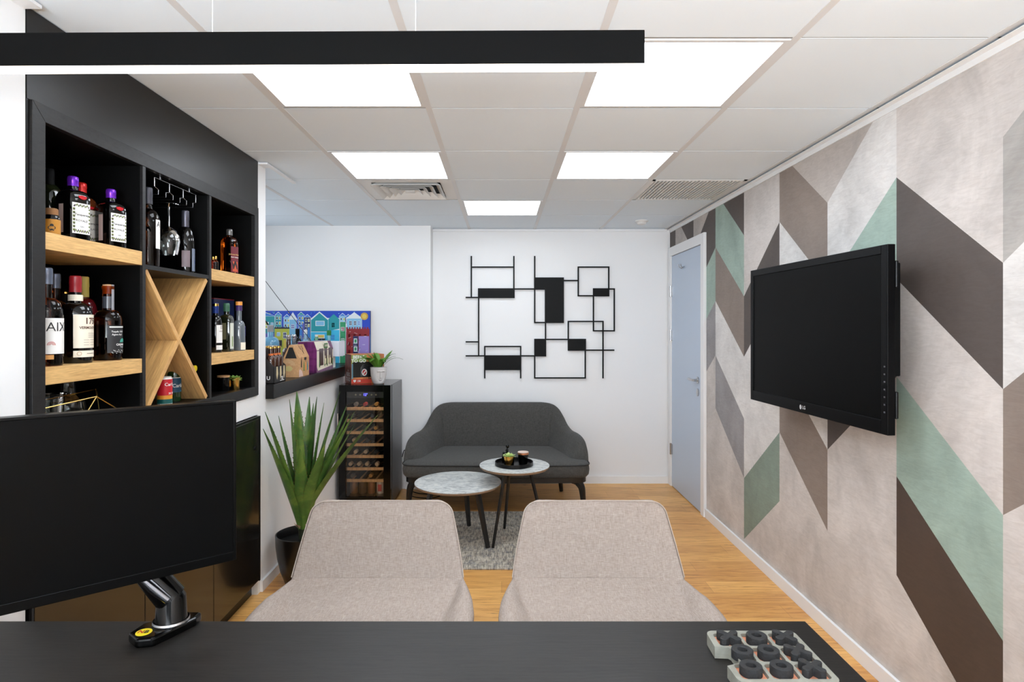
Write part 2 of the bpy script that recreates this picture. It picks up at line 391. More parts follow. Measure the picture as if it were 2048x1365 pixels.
MB().box(-A+.02, -A+.02, .016, A-.02, A-.02, .022).build('backing', C('grille_grey', (196, 194, 190), .7), t, smooth=False)
t = thing('smoke_detector', 'small round smoke detector on the ceiling near the door', 'smoke detector', (1.18, 5.08, CH+.006))
MB().lathe([(.052, 0), (.054, -.012), (.046, -.018)], 28).build('base', M_vent, t)
MB().lathe([(.044, -.018), (.042, -.02), (.036, -.034), (.02, -.04), (1e-5, -.041)], 28).build('cover', M_vent, t)
# perimeter trims
sbox('trim_1', M_trim, (RX-.032, -2.4, CH-.012, RX, BY, CH-.009), (RX-.006, -2.4, CH-.034, RX, BY, CH-.009))
sbox('trim_2', M_trim, (-.628, BY-.022, CH-.022, RX-.034, BY, CH-.002))
sbox('trim_3', M_trim, (LX, -2.4, CH-.012, LX+.05, 1.655, CH-.003), (LX-.02, 3.25, CH-.012, LX+.05, 3.33, CH-.003), (LX+.03, 3.33, CH-.012, LX+.05, 3.7, CH-.003))
sbox('baseboard_right', M_trim, (RX-.014, -2.4, 0, RX, 4.545, .068), bevel=.002)
sbox('baseboard_back', M_trim, (-.6, BY-.014, 0, RX-.016, BY, .066), (-.628, PY+.002, 0, -.614, BY-.0, .066), (-.85, PY-.014, 0, -.614, PY, .066))
sbox('baseboard_left', M_trim, (LX, 3.275, 0, LX+.014, 4.7, .058))

# ---- door in the right wall
d = struct(bpy.data.objects.new('door_1', None)); COL.objects.link(d); d.location = (RX, 4.6, 0)
mb = MB(); xo = RX-.022
mb.box(xo, 4.545, 0, RX, 4.62, 2.15).box(xo, 5.44, 0, RX, 5.515, 2.15).box(xo, 4.62, 2.07, RX, 5.44, 2.15)
mb.box(xo+.004, 4.62, 0, RX, 4.632, 2.07).box(xo+.004, 5.428, 0, RX, 5.44, 2.07)
mb.build('door_frame', M_trim, d, smooth=False, bevel=.002).location = (0, 0, 0)
def rel(o, p): # shift world-built child mesh into parent space
    for v in o.data.vertices: v.co -= p.location
    return o
rel(d.children[0], d)
M_door = mat('door_blue_grey', (192, 206, 224), .42)
rel(MB().box(RX-.012, 4.634, .006, RX-.001, 5.426, 2.066).build('door_leaf', M_door, d, smooth=False, bevel=.002), d)
mb = MB(); hy = 4.70; hz = 1.02
s0 = len(mb.v); mb.lathe([(.026, 0), (.026, .008), (.010, .01), (.010, .045)], 24); mb.xf(Matrix.Translation((RX-.012, hy, hz)) @ Matrix.Rotation(-PI/2, 4, 'Y'))
mb.tube([(RX-.055, hy-.012, hz), (RX-.056, hy+.06, hz), (RX-.050, hy+.125, hz)], .0095, 12)
rel(mb.build('door_handle', M_steel, d), d)
mb = MB(); mb.lathe([(.024, 0), (.024, .008), (.012, .012)], 24); mb.xf(Matrix.Translation((RX-.012, hy, hz-.095)) @ Matrix.Rotation(-PI/2, 4, 'Y') @ Matrix.Scale(1.25, 4, (1, 0, 0)))
rel(mb.build('lock_rose', M_steel, d), d)
for yy in (583, 671, 898):
    z = CZ-(yy-VY)*5.43/F; mb = MB().tube([(RX-.022, 5.43, z-.05), (RX-.022, 5.43, z+.05)], .009, 10).box(RX-.024, 5.40, z-.045, RX-.0115, 5.432, z+.045)
    rel(mb.build('hinge', M_steel, d), d)
mb = MB(); Yh = RX*F/(1371-VX); zh = CZ-(533-VY)*Yh/F
for sgn in (-1, 1): mb.tube([(RX-.012, Yh, zh), (RX-.03, Yh+sgn*.02, zh-.015), (RX-.045, Yh+sgn*.03, zh+.0), (RX-.05, Yh+sgn*.032, zh+.02)], .004, 8)
hk = mb.build('coat_hook', M_steel, loc=(RX-.012, Yh, zh)); tag(hk, 'small chrome coat hook high on the blue-grey door', 'hook')

# ================================================================= BAR UNIT (left wall)
FX = -1.30; y0, y1, z0, z1 = 1.673, 3.230, 1.075, 2.075; fw = .048
D1, D2 = 2.199, 2.700; XB = -1.62
t = thing('bar_shelf', 'black oak wall shelving unit with pale oak shelves holding bottles', 'shelving', (FX, (y0+y1)/2, z0))
def P(mb, name, m, **k): o = mb.build(name, m, t, **k); [setattr(v, 'co', v.co-t.location) for v in o.data.vertices]; return o
mb = MB()
yi0, yi1, zi0, zi1 = y0+fw, y1-fw, z0+fw, z1-fw
def mit(poly):  mb.prism(poly, FX-.02, FX, 'x')
for q in ([(y0, z0), (yi0, zi0), (yi0, zi1), (y0, z1)], [(y0, z1), (yi0, zi1), (yi1, zi1), (y1, z1)], [(y1, z1), (yi1, zi1), (yi1, zi0), (y1, z0)], [(y1, z0), (yi1, zi0), (yi0, zi0), (y0, z0)]): mit(q)
P(mb, 'frame', M_dwood, smooth=False, bevel=.001)
mb = MB().box(XB, yi0-.018, zi0-.018, FX-.02, yi0, zi1+.018).box(XB, yi1, zi0-.018, FX-.02, yi1+.018, zi1+.018).box(XB, yi0, zi0-.018, FX-.02, yi1, zi0).box(XB, yi0, zi1, FX-.02, yi1, zi1+.018).box(XB-.015, yi0-.018, zi0-.018, XB, yi1+.018, zi1+.018)
P(mb, 'carcass', M_bb, smooth=False)
for yy in (D1, D2):
    mb = MB().box(XB, yy-.009, zi0, FX-.012, yy+.009, zi1); mb.mi = 1; mb.box(FX-.012, yy-.009, zi0, FX-.002, yy+.009, zi1); P(mb, 'divider', [M_bb, M_dwood], smooth=False)
P(MB().box(XB, D1+.009, 1.655, FX-.004, D2-.009, 1.671), 'middle_shelf', M_dwood, smooth=False)
for (a, b_, za, zb) in ((yi0, D1-.009, 1.666, 1.716), (yi0, D1-.009, 1.276, 1.327), (D2+.009, yi1, 1.653, 1.703), (D2+.009, yi1, 1.269, 1.319)):
    P(MB().box(XB+.001, a+.0005, za, FX-.004, b_-.0005, zb), 'oak_shelf', M_oak, smooth=False, bevel=.001)
ya, yb = D1+.009, D2-.009; za, zb = zi0, 1.655; th = .02
def board(p, q):   # slanted board between two points of the YZ plane
    d_ = Vector((q[0]-p[0], q[1]-p[1])); n = Vector((-d_.y, d_.x)).normalized()*th/2
    return [(p[0]-n.x, p[1]-n.y), (q[0]-n.x, q[1]-n.y), (q[0]+n.x, q[1]+n.y), (p[0]+n.x, p[1]+n.y)]
e = .012
pl = board((ya+e, zb-.004), (yb-e, za+.004))
P(MB().prism(pl, XB+.001, FX-.008, 'x'), 'cross_board', M_oakx, smooth=False, bevel=.001)
cy_, cz_ = (ya+yb)/2, (za+zb)/2; dd = Vector((yb-e-cy_, zb-.004-cz_)).normalized()*.0115
P(MB().prism(board((ya+e, za+.004), (cy_-dd.x, cz_-dd.y)), XB+.001, FX-.008, 'x').prism(board((cy_+dd.x, cz_+dd.y), (yb-e, zb-.004)), XB+.001, FX-.008, 'x'), 'cross_board', M_oakx, smooth=False, bevel=.001)
mb = MB().box(LX-.03, 1.662, z1, LX+.003, 3.238, CH-.001).box(LX-.03, 1.662, z0, LX+.001, y0, z1)
M_fasc = cloudy('black_paint', (20, 19, 18), .12, .38, 6); M_fasc.node_tree.nodes['Principled BSDF'].inputs['Specular IOR Level'].default_value = .4
P(mb, 'upper_panel', M_fasc, smooth=False)
# base cabinet
cbl = (LX, 2.45, 0)
t = thing('base_cabinet', 'low black glossy cabinet under the wall shelving with recessed plinth', 'cabinet', cbl)
M_cab = mat('cabinet_black', (22, 20, 18), .16, coat=.2)
P(MB().box(-1.655, 1.665, .08, LX-.004, 3.236, .963), 'body', M_blackm, smooth=False)
P(MB().box(-1.65, 1.665, 0, LX-.03, 3.236, .08), 'plinth', M_black, smooth=False)
for a, b_ in ((1.672, 2.19), (2.194, 2.712), (2.716, 3.222)):
    o = P(MB().box(LX-.003, a, .086, LX+.016, b_, .95), 'door', M_cab, smooth=False, bevel=.002)
    mb = MB(); mb.lathe([(.011, 0), (.011, .004), (.004, .005)], 16); mb.xf(Matrix.Translation((LX+.016, b_-.05, .80)) @ Matrix.Rotation(PI/2, 4, 'Y'))
    k = P(mb, 'lock', M_black); k.parent = o
P(MB().box(LX-.003, 1.665, .951, LX+.018, 3.236, .963).box(LX-.003, 3.224, .082, LX+.018, 3.236, .951), 'edge_trim', M_black, smooth=False)

# ---- bottles
def arc_patch(mb, R, a0, a1, z0_, z1_, mi, n=14, c=(0, 0), sq=None):
    mb.mi = mi; rows = []
    for z in (z0_, z1_):
        row = []
        for i in range(n+1):
            a = a0+(a1-a0)*i/n; q = (abs(math.cos(a))**sq+abs(math.sin(a))**sq)**(-1/sq) if sq else 1
            row.append((R*q*math.cos(a), R*q*math.sin(a), z))
        rows.append(row)
    mb.grid(rows)
def arc_text(mb, R, ac, zc, s, size, mi, bold=0, sq=None):
    mb.mi = mi
    def fn(x, y):
        a = ac+x/R; q = (abs(math.cos(a))**sq+abs(math.sin(a))**sq)**(-1/sq) if sq else 1
        return (R*q*math.cos(a), R*q*math.sin(a), zc+y)
    add_text(mb, s, size, fn, bold)
def prof(r, h, sh_, nr, neck0, body_z0=0.004, lip=True):
    p = [(1e-5, body_z0), (r*.8, body_z0*.5), (r*.95, 0.001), (r, .008), (r, sh_)]
    for i in range(1, 9):
        u = i/8; p.append((nr+(r-nr)*(math.cos(PI/2*u)**1.0 if u < 1 else 0)*1.0, sh_+(neck0-sh_)*math.sin(PI/2*u)**.9))
    p += [(nr, h-.012)]
    if lip: p += [(nr*1.15, h-.011), (nr*1.15, h)]
    else: p += [(nr*.9, h-.001)]
    p += [(1e-5, h)]
    return p
def bottle(name, label, cx, X, zb, r, h, shf, nf, nr, gm, cap=None, labs=(), sq=None, cat='bottle', group=None, rot=0, collar=None):
    """cx photo column, X distance from room axis; shf/nf shoulder & neck height fractions; labs (z0,z1,a0,a1,mat,[(text,z,size,mat,ac,bold)])"""
    Y = depth(cx, X)
    t = thing(name, label, cat, (X, Y, zb), rot, group)
    MB().lathe(prof(r, h, h*shf, nr, h*nf, lip=not cap), 32, sq=sq).build('glass_body', gm, t)
    if cap:
        cr, c0, m = cap
        MB().lathe([(cr, h*c0), (cr*1.02, h*c0+.003), (cr, (h*c0+h)/2), (cr*1.05, (h*c0+h)/2+.002), (cr, h), (cr*.85, h+.003), (1e-5, h+.003)], 24).build('cap', m, t)
    if collar:
        cr, c0, c1, m = collar; MB().lathe([(cr, h*c0), (cr, h*c1)], 24, close=False).build('neck_band', m, t)
    for (a, b_, a0, a1, lm, tx) in labs:
        mb = MB(); ms = [lm]; arc_patch(mb, r+.0007, a0, a1, h*a, h*b_, 0, sq=sq)
        for (s, z, sz, tm, ac, bo) in tx:
            if tm not in ms: ms.append(tm)
            if isinstance(s, tuple): arc_patch(mb, r+.0012, s[0], s[1], z, z+sz, ms.index(tm), 8, sq=sq)
            else: arc_text(mb, r+.0014, ac, z, s, sz, ms.index(tm), bo, sq)
        mb.build('label', ms, t, ang=60)
    return t
G_dark = mat('dark_glass', (5, 4, 4), .05, spec=.5)
G_green = mat('green_glass', (24, 52, 20), .06, coat=.6)
G_olive = mat('olive_glass', (24, 28, 14), .06, coat=.6)
G_rose = mat('rose_wine', (206, 112, 62), .03, trans=1, ior=1.35)
G_amber = mat('amber_liquor', (176, 78, 16), .03, trans=1, ior=1.35)
G_cognac = mat('cognac_glass', (92, 42, 14), .06, coat=.6)
G_brown = mat('brown_glass', (62, 30, 12), .06, coat=.6)
G_clear = mat('pale_glass', (96, 104, 110), .05, coat=.8)
G_wine = mat('red_bottle', (90, 8, 18), .06, coat=.6)
I = C('ink', (28, 26, 28), .6); IB = C('brown_ink', (84, 50, 36), .6); IR = C('red_ink', (190, 60, 60), .6)
K_purple = C('purple_foil', (112, 40, 190), .25, metal=.5); K_red = C('red_foil', (220, 44, 40), .28, metal=.3)
K_dred = C('oxblood_cap', (150, 30, 38), .35); K_yel = C('yellow_paper', (206, 186, 96), .5)
W_ = M_paper
def gin(label, cx, X, cap, second, g=G_dark):
    r, h = .0375, (.205 if cap is K_purple else .222)
    fl = C('label_foliage', (98, 112, 44), .6); fp = C('label_plum', (70, 44, 66), .6)
    tx = []
    for z in (.030, .041, .052, .063, .074, .085, .096):
        tx += [((-.64, -.50), z, .007, fl, 0, 0), ((.55, .64), z+.004, .006, fl, 0, 0), ((-.60, -.54), z+.01, .005, fp, 0, 0)]
    for q_ in range(13):
        a = -.54+q_*.09; tx += [((a-.036, a+.036), .026+.003*(q_ % 2), .007, fl if q_ % 3 else fp, 0, 0), ((a-.03, a+.04), .107+.002*(q_ % 3), .006, fl if q_ % 4 else fp, 0, 0)]
    tx += [('Tanqueray', .083, .0100, I, 0.0, .01), (second, .064, .0100, I, 0.0, 0), ('GIN', .045, .007, I, .02, 0)]
    t = bottle('gin_bottle', label, cx, X, 1.716, r, h, .64, .80, .0145, g, (.0155, .86, cap), [(.11, .585, -.68, .68, W_, tx)], sq=5, rot=-.32)
    mb = MB(); mb.lathe([(.0145, 0), (.0145, .003), (1e-5, .004)], 20)
    mb.xf(Matrix.Translation((r*.86, .004, .205*.70)) @ Matrix.Rotation(PI/2*.62, 4, 'Y'))
    mb.build('seal', C('red_wax', (200, 30, 40), .3), t)
    mb = MB(); arc_patch(mb, r+.0007, PI*1.42, PI*1.58, h*.12, h*.56, 0, 6, sq=5); mb.build('side_label', C('pink_paper', (200, 176, 170), .6), t)
    return t
gin('square dark gin bottle with purple cap, left of the two purple-capped ones', 146, -1.372, K_purple, 'ROYALE')
gin('square gin bottle with a red cap behind the left purple-capped bottle', 163, -1.455, K_red, 'SEVILLA', G_cognac)
gin('square dark gin bottle with purple cap, nearest the first divider on the top shelf', 222, -1.368, K_purple, 'ROYALE')
bottle('liqueur_bottle', 'dark bottle with gold neck foil at the left end of the top shelf', 99, -1.47, 1.716, .036, .238, .55, .8, .012, G_olive, (.0135, .78, M_blackm), collar=(.0142, .66, .77, M_gold))
bottle('miniature_jug', 'squat amber jug with brown cloth top and orange label, top shelf far left', 103, -1.345, 1.716, .022, .078, .55, .8, .014, G_dark, (.017, .66, C('brown_cloth', (150, 108, 70), .9)), [(.05, .6, -1.9, 1.0, C('orange_label', (190, 130, 40), .6), [('♣', .022, .02, I, -.9, 0)])])
_t = thing('small_box', 'small brown patterned box between the gin bottles', 'box', (-1.45, 2.015+.0, 1.716))
MB().box(-.02, -.03, 0, .02, .03, .05).build('carton', C('brown_patterned', (120, 84, 70), .6), _t, smooth=False, bevel=.001); MB().box(-.0205, -.0305, .042, .0205, .0305, .05).build('lid', C('dusty_pink', (170, 130, 116), .6), _t, smooth=False)
# middle-left compartment
def aix(label, cx, X):
    tx = [('AIX', .115, .038, I, .05, 0)]
    t = bottle('rose_wine_bottle', label, cx, X, 1.327, .042, .29, .50, .70, .014, G_rose, (.0155, .84, C('clear_foil', (120, 130, 150), .3, metal=.6)), [(.125, .49, -1.25, 1.0, W_, tx), (.07, .115, -1.2, -.2, C('amber_label', (222, 160, 90), .6), [])], rot=-.3)
    mb = MB(); mb.mi = 0
    for rr in (.011, .008, .005):
        for i in range(9):
            a0 = PI*i/9; a1 = PI*(i+1)/9; pts = []
            for (q, a) in ((rr, a0), (rr, a1), (rr-.0014, a1), (rr-.0014, a0)):
                th_ = -.35-q*math.cos(a)/.043; pts.append((.0432*math.cos(th_), .0432*math.sin(th_), .062+q*math.sin(a)))
            mb.face(pts)
    mb.build('emblem', IR, t); return t
aix('rose wine bottle with large AIX label at the left edge of the second shelf', 93, -1.358)
aix('rose wine bottle half hidden behind the left-edge one', 110, -1.48)
bottle('dark_bottle', 'slim black bottle with gold-topped cap behind the vermouth', 130, -1.54, 1.327, .034, .236, .6, .8, .0125, G_dark, (.014, .80, M_blackm), collar=(.0142, .985, 1.01, M_gold))
tx = [('1757', .134, .028, IB, .12, .02), ('VERMOUTH DI', .113, .0115, IB, .02, .02)]
for z in (.095, .089, .083): tx.append(((-.2, .75), z, .0009, IB, 0, 0))
for z in (.074, .066, .058): tx += [((-.5, -.15), z, .0008, IB, 0, 0), ((-.05, .8), z, .0008, IB, 0, 0)]
bottle('vermouth_bottle', 'large black bottle with oxblood cap, cream collar and cream label', 151, -1.372, 1.327, .048, .277, .52, .70, .0155, G_dark, (.017, .82, K_dred),
       [(.175, .56, -1.08, 1.05, M_cream, tx), (.07, .145, -1.08, 1.05, M_cream, [('O', .03, .02, C('tan_ink', (196, 168, 140), .6), -.75, 0), ((-.3, .7), .030, .0012, IB, 0, 0)])], collar=(.0205, .72, .79, M_cream))
bottle('liqueur_bottle', 'red bottle with yellow paper capsule behind the vermouth bottle', 168, -1.475, 1.327, .04, .29, .55, .75, .013, G_wine, (.0155, .76, K_yel), [(.2, .5, -1.1, 1.3, C('sky_label', (150, 196, 210), .6), [('Pi', .118, .024, C('navy_ink', (30, 40, 90), .6), .35, .02)])])
tx = [((-.9, .5), .113, .004, M_paper, 0, 0), ('Tequila 100%', .099, .0085, M_paper, -.25, .01), ('Agave Azul', .089, .0085, M_paper, -.3, .01), ('CASAMIGOS', .054, .010, M_paper, .2, .02), ('Tequila', .046, .008, M_paper, .2, 0)] + [((a_, a_+.055), .030+.004*math.sin(a_*19)+.003*math.sin(a_*47), .0016, M_paper, 0, 0) for a_ in [-.75+.055*i_ for i_ in range(24)]]
t = bottle('tequila_bottle', 'amber tequila bottle with cork, black label and turquoise sun', 216, -1.368, 1.327, .043, .257, .52, .68, .0165, G_amber, None, [(.10, .47, -1.05, 1.1, C('black_label', (36, 36, 38), .5), tx)], collar=(.0172, .70, .86, C('smoke_glass', (70, 72, 78), .1, coat=.5)))
MB().lathe([(.013, .25), (.013, .27), (.016, .27), (.016, .262+.02), (1e-5, .284)], 20).xf(Matrix.Translation((0, 0, -.02))).build('cork', C('cork', (206, 164, 120), .7), t)
mb = MB()
for i in range(9):
    a = PI*(i+.15)/9; b_ = PI*(i+.85)/9; q = []
    for (rr, ang) in ((.003, a), (.014, a), (.014, b_), (.003, b_)):
        th_ = .2-rr*math.cos(ang)/.0455; q.append((.0448*math.cos(th_), .0448*math.sin(th_), .062+rr*math.sin(ang)))
    mb.face(q)
mb.build('sun_emblem', C('turquoise_ink', (90, 200, 180), .5), t)
mb = MB(); arc_patch(mb, .0185, -.4, .5, .165, .262, 0, 6); mb.build('seal_strip', C('grey_strip', (150, 150, 155), .5), t)
# bottom-left: tumblers, carafe, wire bowl
GP = 'tumblers at the bottom left of the shelving'
for k, (cx, X, lb) in enumerate(((100, -1.385, 'clear tumbler at the bottom left, nearest the frame'), (104, -1.475, 'clear tumbler at the bottom left, between the other tumbler and the carafe'))):
    Y = depth(cx, X); g = MB().lathe([(.001, .008), (.028, .008), (.033, .10), (.035, .10), (.031, 0), (.001, 0)], 28).build('glass_tumbler', M_glass, loc=None)
    g.location = (X, Y, zi0); tag(g, lb, 'glass', GP)
t = thing('glass_carafe', 'round-bellied glass carafe with a wide neck at the bottom left of the shelving', 'carafe', (-1.51, depth(137, -1.51), zi0))
MB().lathe([(.001, .006), (.04, .006), (.052, .03), (.048, .06), (.022, .085), (.02, .12), (.024, .135), (.026, .135), (.022, .12), (.024, .085), (.052, .06), (.056, .03), (.042, 0), (.001, 0)], 28).build('vessel', M_glass, t)
mb = MB()
def wp(x, y, X): Y = depth(x, X); return (X, Y, CZ-(y-VY)*Y/F)
A_, B_ = wp(193, 793.6, -1.335), (-1.43, 2.13, 1.222)
C_ = wp(60, 806.5, -1.335); C_ = (-1.335, 1.76, 1.205); D_ = (-1.43, 1.78, 1.21)
zf = zi0+.002
E_, F_, G_, H_ = (-1.345, 1.80, zf), (-1.34, 2.165, zf), (-1.43, 2.15, zf), (-1.43, 1.78, zf); Q_ = (-1.335, 1.90, zf)
for p, q in ((A_, B_), (A_, C_), (B_, D_), (C_, D_), (A_, F_), (B_, G_), (A_, Q_), (C_, E_), (D_, H_), (F_, G_), (G_, H_), (H_, E_), (E_, Q_), (Q_, F_)): mb.tube([p, q], .0021, 6)
o = mb.build('wire_ornament', M_brass, loc=(-1.39, 1.97, zf)); tag(o, 'geometric brass wire ornament standing at the bottom left of the shelving', 'ornament')
# middle compartment top
bottle('rose_wine_bottle', 'rose wine bottle with narrow white A label beside the hanging glass', 296, -1.362, 1.671, .040, .305, .56, .74, .014, G_rose, (.0155, .80, C('grey_foil', (80, 80, 88), .4, metal=.5)), [(.235, .60, -.35, .9, W_, [('A', .165, .03, I, -.02, 0)])])
bottle('wine_bottle', 'black wine bottle with silver-blue label right of the hanging glass', 371, -1.368, 1.671, .036, .27, .45, .75, .0135, G_dark, (.0148, .72, C('pewter_foil', (90, 88, 98), .35, metal=.6)), [(.04, .40, -.35, 1.1, C('steel_label', (110, 120, 138), .5), [('C', .05, .03, C('blue_ink', (60, 90, 160), .5), .3, 0)]), (.10, .36, -1.5, -.6, C('slate_label', (120, 104, 108), .5), [])], collar=(.0155, .67, .72, C('blue_band', (40, 110, 210), .4)))
rx, ry = -1.375, depth(337, -1.375)
t = thing('wine_glass', 'upturned wine glass hanging by its foot from the wire rack', 'glass', (rx, ry, 1.948), group=None)
MB().lathe([(.040, 0), (.040, -.002), (.012, -.006), (.0045, -.012), (.0038, -.09), (.006, -.094), (.028, -.108), (.041, -.130), (.044, -.155), (.038, -.19), (.034, -.208), (.0328, -.208), (.0368, -.19), (.0425, -.155), (.0395, -.131), (.027, -.110), (1e-5, -.100)], 36).build('bowl', M_glass, t)
mb = MB(); zt = 2.020
for X in (-1.34, -1.54):
    mb.tube([(X, 2.33, zt), (X, 2.645, zt)], .0016, 6)
for yc, sides in ((2.33, (1,)), (2.435, (-1, 1)), (2.54, (-1, 1)), (2.645, (-1,))):
    for X in (-1.34, -1.54): mb.tube([(X, yc, zt), (X, yc, zt-.035)], .0016, 6)
    for s_ in sides:
        for X in (-1.34, -1.54): mb.tube([(X, yc, zt-.035), (X, yc+s_*.026, zt-.042), (X, yc+s_*.026, zt-.06)], .0016, 6)
        mb.tube([(-1.34, yc+s_*.026, zt-.060), (-1.54, yc+s_*.026, zt-.060)], .0016, 6)
for yc in (2.37, 2.59): mb.tube([(-1.34, yc, zt), (-1.34, yc, zi1)], .004, 8)
o = mb.build('glass_rack', M_steel, loc=(-1.44, 2.49, zi1)); tag(o, 'thin chrome wire glass rack under the top of the middle compartment', 'glass rack')
# beers under the X
tx = [('Carlsberg', .068, .021, M_paper, .12, .01), ('0.0%', .045, .009, C('cyan_ink', (90, 190, 220), .5), .15, 0)]
bottle('beer_bottle', 'green beer bottle with dark teal label under the crossed oak boards', 348, -1.40, zi0, .0275, .168, .58, .86, .0105, G_green, (.0125, .93, C('green_cap', (90, 150, 50), .4)), [(.24, .60, -1.6, 1.6, C('teal_label', (14, 66, 92), .5), tx), (.60, .615, -1.6, 1.6, W_, [])], collar=(.0128, .84, .91, C('green_foil', (120, 190, 60), .35)))
tx = [('Carlsberg', .088, .018, M_paper, .15, .01), ('30 YEARS', .052, .011, M_paper, .2, .01)]
bottle('beer_can', 'red and teal beer can left of the green beer bottle', 329, -1.355, zi0, .028, .118, .9, .97, .022, C('can_white', (225, 220, 214), .3), None, [(.38, .92, -2.2, 1.7, C('can_red', (200, 28, 44), .35), tx), (.25, .38, -2.2, 1.7, C('can_orange', (226, 150, 50), .35), []), (.1, .25, -2.2, 1.7, C('can_teal', (12, 86, 82), .35), [])])
for k, (zc, X, yc, lb) in enumerate(((1.258, -1.345, 2.655, 'yellow-capped bottle lying on the crossed boards, upper of two'), (1.212, -1.345, 2.664, 'yellow-capped bottle lying on the crossed boards, lower of two'))):
    t = thing('lying_bottle', lb, 'bottle', (X, yc, zc), group='bottles lying right of the crossed boards')
    MB().lathe([(1e-5, -.2), (.019, -.2), (.019, -.06), (.010, -.03), (.010, -.006), (1e-5, -.006)], 20).xf(Matrix.Rotation(PI/2, 4, 'Y')).build('glass_body', G_dark, t)
    MB().lathe([(.0125, -.012), (.0135, -.004), (.0135, 0), (1e-5, .001)], 20).xf(Matrix.Rotation(PI/2, 4, 'Y')).build('cap', C('yellow_cap', (226, 200, 40), .4), t)
# right compartment
t = bottle('whisky_bottle', 'square amber whisky bottle with red bird label on the upper right shelf', 459, -1.372, 1.703, .033, .226, .66, .84, .012, G_amber, (.0145, .88, C('pewter_cap', (120, 118, 116), .35, metal=.5)),
       [(.05, .62, -.68, .68, C('plum_label', (110, 30, 44), .45), [('Johnnie Walker', .100, .010, C('gold_ink', (214, 180, 110), .4), 0, .01), ('ISLAY ORIGIN', .086, .0075, M_paper, 0, .01), ((-.45, .5), .015, .05, C('orange_ink', (200, 84, 50), .5), 0, 0), ('W', .045, .05, I, .05, .06)])], sq=5, rot=-.3)
GM = 'miniature liquor bottles on the upper right shelf'
bottle('miniature_bottle', 'miniature amber bottle left of the square whisky bottle', 431, -1.35, 1.703, .0135, .068, .55, .75, .0055, G_amber, (.0062, .84, M_gold), [(.06, .4, -1, 1, M_blackm, [])], group=GM)
bottle('miniature_bottle', 'miniature amber bottle half hidden behind the right divider', 425.5, -1.35, 1.703, .0125, .062, .55, .75, .0055, G_amber, (.0062, .84, M_gold), group=GM)
tx = [('1757', .118, .022, IB, .3, .02), ('VERMOUTH', .10, .009, IB, .2, 0)]
bottle('vermouth_bottle', 'slim black bottle with blue and gold cap and white label, beside the right divider', 431, -1.355, 1.319, .029, .232, .52, .76, .0115, G_dark, (.0135, .80, C('royal_foil', (30, 56, 130), .35, metal=.3)), [(.20, .56, -1.0, 1.15, W_, tx), (.06, .15, -1.0, 1.15, W_, [])], collar=(.0139, .94, 1.0, M_gold))
t = bottle('herbal_bottle', 'square dark olive bottle with green cap on the lower right shelf', 453, -1.348, 1.319, .029, .234, .62, .78, .013, G_olive, (.0148, .84, C('bottle_green_cap', (56, 100, 76), .45)), [(.06, .60, -.68, .4, C('pale_green_label', (210, 214, 200), .6), [((-.2, .1), .025, .05, C('leaf_ink', (110, 140, 60), .6), 0, 0)])], sq=5)
mb = MB(); arc_patch(mb, .0297, PI*1.38, PI*1.62, .06, .14, 0, 6, sq=5); mb.build('side_label', C('olive_label', (96, 92, 62), .6), t)
bottle('clear_bottle', 'clear bell-shaped bottle with orange-topped cap at the right end of the shelf', 478, -1.338, 1.319, .030, .248, .42, .62, .013, G_clear, (.0155, .82, C('purple_cap', (66, 40, 96), .4)), [(.30, .50, .1, 1.2, C('violet_label', (52, 40, 130), .5), []), (.02, .17, -.9, .9, M_cream, [])], collar=(.0162, .93, 1.005, C('orange_cap', (226, 150, 60), .4)))
o = MB().box(-.055, -.11, 0, .055, .11, .262).build('carton', [C('deep_blue', (16, 30, 70), .35)], smooth=False, bevel=.001)
o.location = (-1.455, 3.05, 1.319); o.name = 'gift_carton'; tag(o, 'deep blue gift carton with red rim standing behind the lower right bottles', 'box')
rm = MB().box(-.0555, -.1105, .258, .0555, .1105, .2625).build('rim', C('dark_red', (130, 20, 30), .4), o, smooth=False)
def succulent(name, label, x, y, z, r, h, potm, leafm, rs, n=26, spread=.8, len_=.022):
    t = thing(name, label, 'potted plant', (x, y, z))
    MB().lathe([(.001, 0), (r*.86, 0), (r*.9, .002), (r, h), (r*.9, h), (r*.88, h*.85), (.001, h*.85)], 28).build('pot', potm, t)
    mb = MB(); rnd = random.Random(rs)
    for i in range(n):
        a = i*2.4; el = .25+1.15*(1-i/n); R = r*.25; l = len_*(1.0-.35*i/n)*rnd.uniform(.85, 1.15)*(1.5 if spread > 1 else 1.2)
        d_ = Vector((math.cos(a)*math.cos(1.45-el*spread), math.sin(a)*math.cos(1.45-el*spread), math.sin(1.45-el*spread)))
        b0 = Vector((math.cos(a)*R, math.sin(a)*R, h*.86)); sd = Vector((-math.sin(a), math.cos(a), 0)); nn = d_.cross(sd)
        mb.grid([[b0-sd*.002, b0+nn*.001, b0+sd*.002, b0-nn*.002], [b0+d_*l*.6-sd*l*.26, b0+d_*l*.6+nn*.002, b0+d_*l*.6+sd*l*.26, b0+d_*l*.6-nn*.003], [b0+d_*l-sd*.0005, b0+d_*l+nn*.0005, b0+d_*l+sd*.0005, b0+d_*l-nn*.0005]], True)
    o = mb.build('leaves', leafm, t); o['kind'] = 'stuff'
    return t
M_succ = mat('succulent_green', (128, 164, 76), .5); M_succ2 = mat('succulent_pale', (186, 208, 130), .5)
succulent('potted_succulent', 'tiny green succulent in a ribbed gold pot at the bottom right of the shelving', -1.352, depth(470, -1.352), zi0, .0235, .06, M_gold, M_succ, 3, spread=1.15)
t = thing('candle_jar', 'black jar candle with pale wooden lid at the bottom right of the shelving', 'candle', (-1.385, depth(447, -1.385), zi0))
MB().lathe([(.001, 0), (.026, 0), (.028, .004), (.028, .066), (.001, .066)], 28).build('jar', M_blackg, t)
